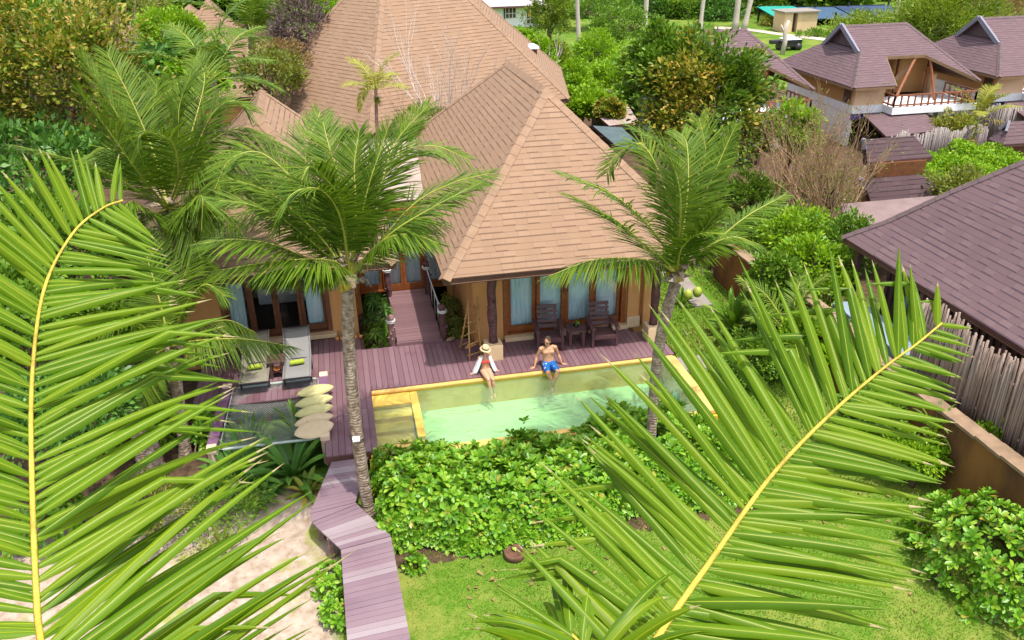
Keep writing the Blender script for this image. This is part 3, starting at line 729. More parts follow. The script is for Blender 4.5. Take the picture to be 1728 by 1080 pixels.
def main_house():
    r = thing('house', 'large tan shingled house with a many sided pyramid roof behind the pavilions', 'house', (2.6, 37, GZ))
    A, A2 = Vector((2.5, 35.7, 8.08)), Vector((3.95, 36.38, 8.08)); z = 2.4; tops = [(A, A2), (A2, A2), (A2, A2), (A2, A), (A, A), (A, A)]
    C = [Vector(p) for p in ((1.0, 29.5, z), (9.5, 33.5, z), (11.0, 40.5, z), (5.5, 45.5, z), (-2.0, 44.0, z), (-3.6, 35.5, z))]
    mb = MB(); c = MB(); ns = []
    for i in range(6):
        p, q = tops[i]; roof_face(mb, [C[i], C[(i + 1) % 6], q, p] if p is not q else [C[i], C[(i + 1) % 6], p]); ns.append(vn(C[i], C[(i + 1) % 6], p))
    ro = mb.build('roof', M.tan, r)
    for i in range(6): cap(c, tops[i][0], C[i], ns[i - 1], ns[i])
    cap(c, A, A2, ns[0], ns[3])
    c.build('ridge_cap', M.tan_cap, ro)
    f = MB(); fascia(f, C, 0.2); f.build('fascia', M.fascia, ro)
    s = MB(); s.face([p + Vector((0, 0, -.18)) for p in C[::-1]]); s.build('soffit', M.soffit, ro)
    cen = Vector((3.4, 38, 0)); W = [Vector((p.x, p.y, 0)).lerp(cen, 0.14) for p in C]; w = MB()
    for i in range(6):
        a, b = W[i], W[(i + 1) % 6]; w.face([(a.x, a.y, GZ), (b.x, b.y, GZ), (b.x, b.y, 2.25), (a.x, a.y, 2.25)])
    w.build('wall', m_plain('dark_timber_wall', (0.1, 0.06, 0.045), 0.7, .2, 5), r)
    ch = MB(); ch.box((8.6, 37.6, 2.85), (0.8, 0.8, 2.0)); ck = ch.build('chimney', M.clay, r)
    ch = MB(); ch.box((8.6, 37.6, 3.9), (0.95, 0.95, 0.1)); ch.build('chimney_cap', M.white, ck)
main_house()

# ------------------------------------------------------------------ fronds and palms
def curve_pts(ctrl, n):
    """Catmull-Rom through the control points"""
    P = [np.array(p, float) for p in ctrl]; P = [2 * P[0] - P[1]] + P + [2 * P[-1] - P[-2]]
    k = len(P) - 3; out = []
    for i in range(n):
        t = i / (n - 1) * k; s = min(int(t), k - 1); f = t - s
        a, b, c, d = P[s:s + 4]
        out.append(0.5 * ((2 * b) + (c - a) * f + (2 * a - 5 * b + 4 * c - d) * f * f + (3 * b - a - 3 * c + d) * f ** 3))
    return np.array(out)
def nrm(a): return a / np.maximum(np.linalg.norm(a, axis=-1, keepdims=True), 1e-9)
def frond(name, ctrl, up, mats, parent, nl=60, L=(0.9, 0.9), width=0.04, t0=0.18, ang=(70, 35), lift=(20, 20), droop=0.25, K=5, r0=0.03, r1=0.004,
          prof=None, kink=0.0, kinkpos=0.6, seed=0, fold=0.25, tipbend=0.0, jit=0.12, kinkside=0, petw=1.0):
    """one pinnate frond: stalk tube + folded leaflets; mats = (leaflet, stalk)"""
    r = np.random.default_rng(seed); n = 60
    P = curve_pts(ctrl, n); seg = np.linalg.norm(np.diff(P, axis=0), axis=1); s = np.concatenate([[0], np.cumsum(seg)]); tot = s[-1]; s /= tot
    T = nrm(np.gradient(P, axis=0)); up = np.array(up, float)
    if up.ndim == 1: up = np.repeat(up[None], n, 0)
    U = nrm(up - T * (up * T).sum(1, keepdims=True)); S = np.cross(T, U)
    V, Q, UV, MI = [], [], [], []
    # stalk
    nr = 6; rad = r0 + (r1 - r0) * s ** 0.8
    rad = rad * np.where(s < 0.12, 1 + petw * (0.12 - s) / 0.12, 1)
    th = np.linspace(0, 2 * np.pi, nr, endpoint=False)
    ring = P[:, None] + rad[:, None, None] * (np.cos(th)[None, :, None] * S[:, None] * 1.15 + np.sin(th)[None, :, None] * U[:, None] * 0.8)
    V.append(ring.reshape(-1, 3)); UV.append(np.zeros((n * nr, 2)))
    i, j = np.meshgrid(np.arange(n - 1), np.arange(nr), indexing='ij'); j2 = (j + 1) % nr
    q = np.stack([i * nr + j, i * nr + j2, (i + 1) * nr + j2, (i + 1) * nr + j], -1).reshape(-1, 4); Q.append(q); MI.append(np.ones(len(q)))
    base = n * nr
    for side in (-1, 1):
        t = np.linspace(t0, 0.995, nl) + r.normal(0, 0.25 / nl, nl); t = np.clip(t, t0, 1)
        def ip(A): return np.stack([np.interp(t, s, A[:, c]) for c in range(3)], 1)
        p0, tt, uu = ip(P), nrm(ip(T)), nrm(ip(U)); ss = nrm(np.cross(tt, uu)) * side
        x = (t - t0) / (1 - t0)
        an = ang[0 if side < 0 else 1] if hasattr(ang[0], '__len__') else ang
        a = np.radians(an[0] + (an[1] - an[0]) * x ** 1.1 + r.normal(0, 3, nl))
        li = np.radians((lift[0] if side < 0 else lift[1]) + r.normal(0, 7, nl))
        pf = (np.minimum(1, 0.55 + 2.2 * x) * (1 - 0.62 * np.maximum(0, (x - .45) / .55) ** 1.6)) if prof is None else prof(x, side)
        ln = (L[0] if side < 0 else L[1]) * pf * (1 + r.normal(0, jit * .5, nl))
        d = nrm(np.cos(a)[:, None] * tt + np.sin(a)[:, None] * (np.cos(li)[:, None] * ss + np.sin(li)[:, None] * uu))
        v = np.linspace(0, 1, K + 1)
        kk = (r.random(nl) < kink) if kinkside in (0, side) else np.zeros(nl, bool)
        kp = kinkpos + r.normal(0, 0.05, nl)
        pos = [p0]; cur = d.copy(); dirs = [d]; dv = r.uniform(.4, 1.9, nl)
        for k in range(K):
            g = (droop * (1 / K) * 2.2 * v[k + 1] * dv)[:, None]
            cur = nrm(cur + np.array([0, 0, -1]) * g + tipbend * tt * v[k + 1] / K)
            c2 = cur.copy()
            hit = kk & (v[k + 1] > kp)
            c2[hit] = nrm(cur[hit] * 0.55 + np.array([0.75 * side, -0.1, -0.45]))
            kk = kk & ~hit
            cur = np.where(hit[:, None], nrm(c2), cur)
            pos.append(pos[-1] + cur * (ln / K)[:, None]); dirs.append(cur)
        pos = np.stack(pos, 1); dirs = np.stack(dirs, 1)
        uu2 = uu[:, None] * np.ones_like(pos); c = nrm(np.cross(dirs, uu2)) ; nn = nrm(np.cross(c, dirs))
        sg = np.sign((c * tt[:, None]).sum(-1, keepdims=True)); c = c * np.where(sg == 0, 1, sg)
        w = width * np.interp(v, [0, 0.06, 0.25, 0.6, 0.85, 1], [0.35, 0.75, 1, 0.82, 0.42, 0.02])[None, :, None] * (0.8 + 0.3 * r.random((nl, 1, 1))) * (0.55 + 0.45 * pf)[:, None, None]
        ml = pos; el = pos + c * w / 2 - nn * w * fold; er = pos - c * w / 2 - nn * w * fold
        vv = np.stack([el, ml, er], 2)                    # nl, K+1, 3, 3
        V.append(vv.reshape(-1, 3))
        uvv = np.zeros((nl, K + 1, 3, 2)); uvv[..., 0] = np.array([0, .5, 1]); uvv[..., 1] = v[None, :, None]; UV.append(uvv.reshape(-1, 2))
        l, k, e = np.meshgrid(np.arange(nl), np.arange(K), np.arange(2), indexing='ij')
        b = base + (l * (K + 1) + k) * 3 + e
        q = np.stack([b, b + 1, b + 4, b + 3], -1).reshape(-1, 4); Q.append(q); MI.append(np.zeros(len(q))); base += nl * (K + 1) * 3
    me = np_mesh(name, np.concatenate(V), np.concatenate(Q), list(mats), np.concatenate(UV), True, np.concatenate(MI))
    return link(name, me, parent)

def palm_trunk(parent, path, r0, r1, mat=None, n=40):
    P = curve_pts(path, n); L = np.linalg.norm(np.diff(P, axis=0), axis=1).sum()
    rad = []
    for i in range(n):
        t = i / (n - 1); rr = r0 + (r1 - r0) * t
        if t < .12: rr *= 1 + 0.45 * (1 - t / .12) ** 2
        rad.append(rr * (1 + 0.07 * ((i % 2) - .5) + random.uniform(-.03, .03)))
    mb = MB(); mb.tube([tuple(p) for p in P], rad, 14, jitter=.03)
    return mb.build('trunk', mat or M.trunk, parent)
def coconuts(parent, c, n, r=0.1, mat=None, spread=0.2):
    for i in range(n):
        a = random.uniform(0, 6.28); mb = MB()
        p = Vector(c) + Vector((math.cos(a) * spread, math.sin(a) * spread, random.uniform(-.12, .08)))
        rot = Matrix.Rotation(random.uniform(-.5, .5), 3, 'X')
        mb.ell(p, (r, r, r * 1.25), rot=rot); mb.build('coconut', mat or M.coconut, parent)
def sheaths(parent, c, r, n=12, size=0.55, cone=True):
    """dry fibre and cut stalk bases round the top of the trunk"""
    mb = MB(); c = Vector(c)
    for i in range(n):
        a = i * 2.399; d = Vector((math.cos(a), math.sin(a), random.uniform(.2, 1.2))).normalized(); s = size * random.uniform(.5, 1.2)
        side = d.cross(Vector((0, 0, 1))).normalized(); p = c + d * r * .7 + Vector((0, 0, random.uniform(-.15, .3)))
        pts = []; w = .1
        for k in range(5):
            t = k / 4; q = p + d * s * t - Vector((0, 0, 1)) * s * .5 * t * t * random.uniform(.5, 1.6)
            ww = w * (1 - .8 * t) * (1.2 if k else .7); pts.append((q - side * ww, q + side * ww))
        for k in range(4): mb.face([pts[k][0], pts[k][1], pts[k + 1][1], pts[k + 1][0]])
    return mb.build('sheath', M.sheath, parent)
def px_frond(parent, crown, pts, seed, Lw=0.62, w=0.034, droop=0.3, nl=58, mat=None, up=None, name='frond', **kw):
    """frond whose stalk runs through photo pixels given with their depth: (px, py, Y)"""
    ctrl = [crown] + [D(*p) for p in pts]
    e = Vector(ctrl[-1]) - Vector(ctrl[0]); lf = float(np.interp(e.z / e.length, [-.3, .2, .75], [-48, -30, 6]))
    a = dict(nl=int(nl * 1.4), L=(Lw * 1.42, Lw * 1.42), width=w * .86, droop=droop * .5, K=5, r0=0.026, r1=0.004, seed=seed, lift=(lf, lf), jit=.06)
    a.update(kw)
    if up is None:
        d = Vector(ctrl[-1]) - Vector(ctrl[0]); up = (-0.25 * d.x, -0.25 * d.y, 1.0)
    return frond(name, ctrl, up, (mat or M.f_mid, M.rachisg), parent, **a)
def auto_palm(root, crown, n, L, seed, Lw=0.55, w=0.034, el=(80, -10), mat=None, nl=46, droop=0.3, az0=0.0, dry=0, azr=(0, 360), arch=0.5):
    r = random.Random(seed); crown = Vector(crown)
    for i in range(n):
        az = math.radians(az0 + (i * 137.5) % (azr[1] - azr[0]) + azr[0] + r.uniform(-12, 12)); t = i / max(1, n - 1)
        e = math.radians(el[0] + (el[1] - el[0]) * t + r.uniform(-7, 7)); l = L * r.uniform(.8, 1.1)
        h = Vector((math.cos(az), math.sin(az), 0)); k = []
        for s in (0, .33, .66, 1):
            ee = e - s * s * arch * (1.0 + .6 * (1 - t)); k.append(ee)
        p = crown.copy(); ctrl = [p.copy()]
        for j in range(3):
            p = p + (h * math.cos(k[j + 1]) + Vector((0, 0, math.sin(k[j + 1])))) * l / 3; ctrl.append(p.copy())
        d = i >= n - dry
        frond('frond', ctrl, tuple(Vector((0, 0, 1)) - h * .35 + Vector((r.uniform(-.25, .25), r.uniform(-.25, .25), 0))), (M.f_dry if d else (mat or M.f_mid), M.rachisg), root,
              nl=nl, L=(Lw, Lw), width=w, droop=droop * (2 if d else 1), K=3, r0=0.022, r1=0.004, seed=seed * 50 + i, lift=(10, 10))

# --- the two palms whose fronds reach in front of the camera
def near_palms():
    def profA(x, side):
        a = np.interp(x, [0, .1, .35, .7, .85, 1], [.75, .95, 1, .72, .45, .2])
        return a
    t = thing('coconut_palm', 'tall coconut palm whose yellow stemmed frond fills the left of the view', 'palm', (-1.25, 1.35, GZ))
    cr = Vector((-1.25, 1.35, 6.15))
    ctrl = [cr, AT(72, 1230, 2.95), AT(62, 1020, 3.05), AT(54, 820, 3.15), AT(54, 640, 3.25), AT(74, 490, 3.33), AT(122, 395, 3.4), AT(172, 352, 3.45), AT(207, 338, 3.5)]
    view = -ray(250, 640).normalized()
    up = view * 1.0 + Vector((0, 0, .25))
    frond('frond', ctrl, tuple(up), (M.f_near, M.rachis), t, nl=98, L=(.86, .92), width=.04, t0=.2, ang=((72, 60), (50, 74)), lift=(14, -8), droop=.13, K=12, r0=.018, r1=.0035,
          prof=profA, kink=.22, kinkpos=.7, kinkside=1, seed=3, fold=.42, jit=.14)
    r = random.Random(5)
    for az, e, l in ((200, 30, 3.4), (150, 15, 3.3), (255, 50, 3.0), (300, 40, 3.0), (170, 60, 3.0)):
        az, e = math.radians(az), math.radians(e); h = Vector((math.cos(az), math.sin(az), 0)); p = cr.copy(); c = [p.copy()]
        for k in (0.1, -.15, -.5): p = p + (h * math.cos(e + k) + Vector((0, 0, math.sin(e + k)))) * l / 3; c.append(p.copy())
        frond('frond', c, tuple(Vector((0, 0, 1)) - h * .3), (M.f_near, M.rachis), t, nl=50, L=(.8, .8), width=.042, t0=.2, droop=.3, K=5, r0=.03, seed=int(l * 100 + e * 9))
    palm_trunk(t, [(-1.1, 1.0, GZ), (-1.3, 1.2, 2.5), (-1.25, 1.35, 6.0)], .17, .11); sheaths(t, cr, .12)

    t = thing('coconut_palm', 'tall coconut palm whose wide frond crosses the lower right of the view', 'palm', (0.55, 1.5, GZ))
    cr = Vector((0.55, 1.5, 6.35))
    ctrl = [cr, AT(1030, 1210, 3.0), AT(1108, 1078, 3.05), AT(1200, 945, 3.15), AT(1300, 805, 3.25), AT(1400, 700, 3.35), AT(1490, 622, 3.45), AT(1545, 582, 3.5), AT(1590, 545, 3.55)]
    view = -ray(1320, 800).normalized()
    def profB(x, side):
        return np.interp(x, [0, .15, .4, .62, .85, .95, 1], [.55, .68, .82, .95, .72, .4, .18]) if side < 0 else np.interp(x, [0, .15, .4, .7, .9, 1], [.95, 1, .98, .72, .35, .16])
    frond('frond', ctrl, tuple(view + Vector((-.05, 0, .2))), (M.f_near, M.rachis), t, nl=82, L=(.80, .70), width=.044, t0=.17, ang=((102, 50), (60, 56)), lift=(8, -4), droop=.1, K=12, r0=.019, r1=.0035,
          prof=profB, kink=.3, kinkpos=.62, seed=8, fold=.42, jit=.14, kinkside=-1)
    ctrl = [cr, AT(1010, 1160, 2.9), AT(985, 1095, 2.95), AT(950, 1062, 3.0), AT(920, 1075, 3.1)]
    frond('frond', ctrl, (0, 0, 1), (M.f_near, M.rachis), t, nl=30, L=(.5, .5), width=.045, t0=.3, droop=.5, K=8, r0=.02, seed=31)
    for az, e, l in ((250, 30, 3.2), (300, 50, 3.0), (200, 10, 3.0), (335, 20, 3.0)):
        az, e = math.radians(az), math.radians(e); h = Vector((math.cos(az), math.sin(az), 0)); p = cr.copy(); c = [p.copy()]
        for k in (0.1, -.15, -.5): p = p + (h * math.cos(e + k) + Vector((0, 0, math.sin(e + k)))) * l / 3; c.append(p.copy())
        frond('frond', c, tuple(Vector((0, 0, 1)) - h * .3), (M.f_near, M.rachis), t, nl=50, L=(.8, .8), width=.042, t0=.2, droop=.3, K=5, r0=.03, seed=int(l * 77 + e * 9))
    palm_trunk(t, [(0.7, 1.2, GZ), (0.4, 1.3, 2.5), (0.55, 1.5, 6.2)], .17, .11); sheaths(t, cr, .12)
near_palms()

# --- coconut palms standing round the pool
def palm_walk():
    t = thing('coconut_palm', 'leaning coconut palm beside the walkway in front of the left pavilion', 'palm', (-.2, 12.3, GZ))
    cr = D(590, 470, 12.6)
    palm_trunk(t, [(-.2, 12.3, GZ - .05), D(612, 800, 12.38), D(596, 680, 12.45), D(588, 570, 12.55), D(587, 490, 12.6)], .115, .1)
    F = [([(690, 352, 13.0), (760, 310, 13.0), (826, 292, 12.9)], .62), ([(655, 398, 12.3), (730, 350, 12.2), (812, 308, 12.1)], .55),
         ([(640, 320, 13.2), (668, 240, 13.5), (722, 178, 13.7)], .5), ([(640, 330, 13.4), (670, 262, 13.9), (730, 246, 14.1), (790, 268, 14.1)], .55),
         ([(580, 330, 13.2), (556, 250, 13.6), (545, 205, 13.9)], .55), ([(578, 350, 12.6), (552, 305, 12.5), (520, 282, 12.3), (503, 330, 12.1)], .6),
         ([(545, 425, 12.4), (480, 372, 12.2), (420, 345, 12.0), (370, 338, 11.8)], .6), ([(560, 400, 13.0), (500, 310, 13.3), (440, 258, 13.4), (388, 270, 13.3), (362, 320, 13.2)], .62),
         ([(545, 450, 12.2), (470, 415, 12.0), (400, 404, 11.8), (345, 410, 11.7)], .62), ([(520, 455, 12.2), (480, 455, 12.1), (430, 470, 12.0)], .4),
         ([(618, 330, 12.7), (640, 260, 12.8), (655, 215, 12.9)], .5), ([(600, 360, 12.8), (598, 280, 13.0), (606, 220, 13.2)], .45),
         ([(640, 410, 12.2), (690, 395, 11.9), (740, 410, 11.7)], .5), ([(540, 400, 12.8), (460, 328, 12.9), (385, 300, 12.8)], .6), ([(560, 440, 12.0), (470, 440, 11.7), (375, 455, 11.5)], .55), ([(545, 390, 13.4), (470, 345, 13.8), (395, 365, 14.0)], .6), ([(575, 370, 12.3), (540, 320, 12.0), (490, 330, 11.8), (465, 390, 11.7)], .55), ([(630, 420, 13.2), (690, 380, 13.5), (745, 375, 13.6)], .5), ([(555, 370, 13.2), (515, 270, 13.8), (540, 190, 14.4)], .5), ([(560, 420, 12.9), (500, 360, 13.3), (430, 300, 13.7)], .55)]
    for i, (p, L) in enumerate(F): px_frond(t, cr, p, 100 + i, L, .036, .34, nl=66)
    sheaths(t, cr, .13, 16, .5); coconuts(t, cr + Vector((0, -.1, -.05)), 3, .06, M.coconuty, .14)
palm_walk()
def palm_pool():
    t = thing('coconut_palm', 'slender coconut palm standing in the hedge at the right end of the pool', 'palm', (5.28, 12.4, GZ))
    cr = D(1142, 462, 12.75)
    palm_trunk(t, [(5.3, 12.42, GZ - .05), D(1101, 700, 12.5), D(1110, 600, 12.55), D(1124, 530, 12.65), D(1140, 478, 12.75)], .095, .105)
    F = [([(1148, 330, 12.6), (1120, 250, 12.7), (1062, 214, 12.7)], .58), ([(1170, 340, 13.4), (1190, 260, 13.8), (1180, 200, 14.1)], .55),
         ([(1185, 340, 13.0), (1215, 270, 13.2), (1243, 208, 13.3)], .32), ([(1110, 400, 12.6), (1040, 332, 12.5), (945, 292, 12.3)], .45),
         ([(1095, 420, 12.3), (1040, 372, 12.1), (965, 330, 11.9)], .55), ([(1100, 440, 12.3), (1010, 437, 12.0), (925, 466, 11.8)], .5),
         ([(1205, 410, 12.9), (1260, 365, 13.0), (1326, 328, 13.1)], .35), ([(1190, 420, 12.5), (1235, 400, 12.4), (1282, 412, 12.3)], .42),
         ([(1125, 330, 13.4), (1085, 245, 13.9), (1040, 262, 14.1), (1024, 292, 14.1)], .5), ([(1165, 420, 12.3), (1200, 370, 12.0), (1212, 355, 11.9)], .45),
         ([(1160, 330, 13.0), (1160, 250, 13.4), (1150, 225, 13.7)], .55), ([(1185, 390, 13.6), (1230, 350, 14.2), (1260, 400, 14.6)], .45), ([(1150, 420, 12.1), (1180, 395, 11.8), (1225, 395, 11.5)], .4)]
    for i, (p, L) in enumerate(F): px_frond(t, cr, p, 200 + i, L, .036, .36, nl=62)
    sheaths(t, cr, .13, 18, .6); coconuts(t, cr + Vector((-.12, -.1, -.1)), 2, .07, M.coconuty, .1)
palm_pool()
def palm_lounger():
    t = thing('coconut_palm', 'short coconut palm with green nuts between the loungers and the dark trunk', 'palm', (-3.8, 15.1, GZ))
    cr = D(287, 585, 15.4)
    palm_trunk(t, [(-3.83, 15.1, GZ - .05), D(303, 690, 15.25), D(293, 615, 15.35), cr], .12, .11)
    F = [([(330, 575, 15.0), (410, 572, 14.7), (492, 584, 14.5)], .55), ([(310, 520, 15.3), (345, 480, 15.2), (380, 500, 15.1)], .55), ([(270, 510, 15.6), (250, 440, 15.9), (240, 400, 16.1)], .55),
         ([(255, 560, 15.0), (210, 540, 14.6), (170, 560, 14.3)], .5), ([(300, 500, 15.8), (330, 420, 16.2), (362, 375, 16.5)], .55), ([(260, 600, 14.6), (240, 640, 14.2), (225, 690, 13.9)], .45),
         ([(320, 560, 15.9), (380, 540, 16.2), (430, 560, 16.4)], .5)]
    for i, (p, L) in enumerate(F): px_frond(t, cr, p, 300 + i, L, .036, .4, nl=56)
    sheaths(t, cr, .12, 10, .45); coconuts(t, D(278, 635, 14.95), 5, .11, M.coconut, .2)
palm_lounger()
def palm_left():
    t = thing('coconut_palm', 'big coconut palm with arching fronds to the left of the left pavilion', 'palm', (-5.2, 17.6, GZ))
    cr = D(284, 352, 18.0)
    palm_trunk(t, [(-5.2, 17.6, GZ - .05), (-5.1, 17.7, 1.2), cr], .15, .13)
    F = [([(240, 270, 17.6), (190, 180, 17.6), (140, 95, 17.7)], .7), ([(260, 260, 18.4), (222, 170, 18.8), (180, 88, 19.2)], .6), ([(300, 240, 18.0), (305, 170, 18.1), (340, 105, 18.3)], .75),
         ([(330, 250, 18.4), (360, 190, 18.6), (395, 170, 18.7), (422, 186, 18.7)], .75), ([(240, 300, 17.2), (190, 230, 16.9), (135, 155, 16.8)], .7), ([(320, 300, 17.4), (380, 255, 17.1), (440, 270, 16.9), (490, 305, 16.7)], .75),
         ([(240, 325, 17.0), (150, 278, 16.4), (30, 246, 15.9)], .55), ([(255, 360, 16.9), (220, 340, 16.3), (195, 390, 16.0)], .6), ([(300, 300, 17.2), (290, 240, 16.7), (240, 225, 16.3), (232, 262, 16.1)], .6),
         ([(330, 200, 19.4), (345, 130, 20.0), (330, 95, 20.5)], .65), ([(310, 350, 16.8), (340, 330, 16.2), (340, 390, 15.8)], .6), ([(330, 325, 17.6), (400, 295, 17.3), (470, 335, 17.0)], .7), ([(320, 345, 17.0), (375, 355, 16.5), (420, 410, 16.2)], .65), ([(305, 375, 16.8), (330, 410, 16.2), (345, 465, 15.8)], .6), ([(345, 250, 18.6), (410, 215, 19.0), (470, 240, 19.2)], .7), ([(265, 300, 18.6), (255, 220, 19.2), (265, 140, 19.6)], .7), ([(240, 280, 18.4), (170, 250, 18.6), (130, 290, 18.7)], .7)]
    for i, (p, L) in enumerate(F): px_frond(t, cr, p, 400 + i, L, .04, .36, nl=66)
    sheaths(t, cr, .16, 14, .6); coconuts(t, cr + Vector((.1, -.2, -.25)), 4, .1, M.coconuty, .2)
palm_left()
def stump():
    t = thing('palm_trunk', 'thick dark fibrous palm trunk beside the netted day bed', 'palm', (-4.5, 15.0, GZ))
    palm_trunk(t, [(-4.4, 14.7, GZ - .05), (-4.5, 15.0, .5), (-4.75, 15.4, 1.5)], .26, .2); sheaths(t, (-4.75, 15.4, 1.5), .2, 16, .6)
    auto_palm(t, (-4.75, 15.4, 1.6), 7, 1.6, 77, .42, el=(60, -20))
stump()
def slender_palms():
    t = thing('slender_palm', 'thin areca palm rising between the pavilion roofs', 'palm', (1.2, 26.3, GZ))
    cr = D(634, 150, 26.5)
    palm_trunk(t, [(1.35, 26.3, GZ), D(639, 245, 26.4), cr], .06, .05, M.greylog)
    mb = MB(); c0 = D(636, 165, 26.45)
    for i in range(160):
        a = random.uniform(0, 6.28); e = random.uniform(-1.2, .3); d = Vector((math.cos(a) * math.cos(e), math.sin(a) * math.cos(e), math.sin(e))) * random.uniform(.2, .42)
        s = d.cross(Vector((0, 0, 1))).normalized() * .012; mb.face([c0 - s, c0 + s, c0 + d])
    mb.build('flower_cluster', M.l_olive, t)
    auto_palm(t, cr, 7, 1.35, 21, .42, .045, el=(75, 5), mat=M.f_yel, nl=26)
    frond('frond', [cr, D(618, 150, 26.4), D(608, 170, 26.3), D(606, 188, 26.3)], (0, -1, .5), (M.f_yel, M.rachisg), t, nl=20, L=(.22, .22), width=.05, K=3, droop=.5, seed=9)
    t = thing('coconut_palm', 'young green palm before the tan roofs far left', 'palm', G(425, 105, GZ))
    auto_palm(t, D(425, 62, 38) , 11, 3.2, 22, .8, .07, el=(85, 5)); palm_trunk(t, [D(425, 110, 38), D(425, 85, 38), D(425, 60, 38)], .16, .14)
    t = thing('coconut_palm', 'young palm behind the big left palm next to the house roof', 'palm', G(345, 160, GZ))
    auto_palm(t, D(358, 135, 24), 9, 2.4, 23, .65, .05, el=(75, 5)); palm_trunk(t, [tuple(D(352, 160, 24).xy) + (GZ,), D(358, 135, 24)], .12, .1)
    t = thing('coconut_palm', 'yellowing palm in front of the bamboo fence beside the bungalow', 'palm', G(1640, 238, GZ))
    b = G(1640, 238, GZ); auto_palm(t, b + Vector((0, 0, 1.1)), 13, 2.0, 24, .45, .06, el=(80, -5), mat=M.f_yel, dry=4, nl=34); palm_trunk(t, [b, b + Vector((0, 0, 1.1))], .14, .12)
    t = thing('coconut_palm', 'small palm with stiff fronds against the mud wall', 'palm', (10.0, 15.5, GZ))
    auto_palm(t, (9.9, 15.6, .35), 9, 1.7, 25, .42, .034, el=(80, 15)); palm_trunk(t, [(10.0, 15.5, GZ), (9.9, 15.6, .35)], .1, .09)
    t = thing('coconut_palm', 'drying palm on the hedge above the big brown roof', 'palm', G(1655, 330, GZ))
    b = Vector((15.8, 20.5, .4)); auto_palm(t, b, 9, 1.6, 26, .4, .05, el=(70, 0), dry=4, nl=34); palm_trunk(t, [b - Vector((0, 0, 1)), b], .1, .09)
slender_palms()

# ------------------------------------------------------------------ walls, fences and houses on the right
def mud_wall():
    w = thing('garden_wall', 'brown mud plaster garden wall on the right of the lawn', 'wall', (10.7, 13, GZ))
    mb = MB(); xs0, xs1 = 10.6, 10.86; n = 60
    ys = [2.5 + (21.2 - 2.5) * i / n for i in range(n + 1)]
    top = [0.86 + .05 * math.sin(y * .9) + random.uniform(-.015, .015) - (0.12 if y > 17 else 0) for y in ys]
    for i in range(n):
        a, b = ys[i], ys[i + 1]; off = .02 * math.sin(a * 3), .02 * math.sin(b * 3)
        P = [(xs0 + off[0], a, GZ - .1), (xs0 + off[1], b, GZ - .1), (xs0 + off[1], b, top[i + 1]), (xs0 + off[0], a, top[i]), (xs1, a, GZ - .1), (xs1, b, GZ - .1), (xs1, b, top[i + 1]), (xs1, a, top[i])]
        mb.poly(P, [(3, 2, 1, 0), (2, 3, 7, 6), (4, 5, 6, 7)])
    mb.build('wall_body', M.mud, w)
    c = MB()
    for i in range(n):
        if 0.86 < random.random() and ys[i] > 9: continue
        a, b = ys[i], ys[i + 1] - .01; z = min(top[i], top[i + 1])
        c.box((10.72, (a + b) / 2, z + .025 + random.uniform(-.004, .004)), (.34 + random.uniform(-.02, .02), b - a + .012, .06), rz=random.uniform(-.02, .02))
    c.build('wall_coping', M.cope, w)
mud_wall()
def pole_fence(name_label, x0, y0, x1, y1, z0, z1, mat, r=0.028, slack=.12, lean=.06, group=None):
    L = math.hypot(x1 - x0, y1 - y0); n = int(L / (2 * r * .62)); dx, dy = (x1 - x0) / L, (y1 - y0) / L
    t = thing('pole_fence', name_label, 'fence', ((x0 + x1) / 2, (y0 + y1) / 2, z0))
    mb = MB()
    for i in range(n):
        s = i / n; x, y = x0 + (x1 - x0) * s, y0 + (y1 - y0) * s; o = random.uniform(-.03, .03)
        h = z1 + random.uniform(-slack, slack) + .1 * math.sin(s * 17); l = random.uniform(-lean, lean); rr = r * random.uniform(.7, 1.15)
        x -= dy * o; y += dx * o
        mb.tube([(x, y, z0), (x + dx * l * .5 + random.uniform(-.01, .01), y + dy * l * .5, (z0 + h) / 2), (x + dx * l, y + dy * l, h)], [rr, rr, rr * .85], 6)
    mb.build('pole', mat, t)['kind'] = 'stuff'
    rl = MB()
    for f in (.3, .75):
        z = z0 + (z1 - z0) * f; rl.tube([(x0 - dy * .07, y0 + dx * .07, z), (x1 - dy * .07, y1 + dx * .07, z)], .025, 6)
    rl.build('rail', mat, t)
pole_fence('weathered grey brown pole fence above the mud garden wall', 11.25, 13.1, 11.25, 6.0, .2, 2.25, M.pole, .024)

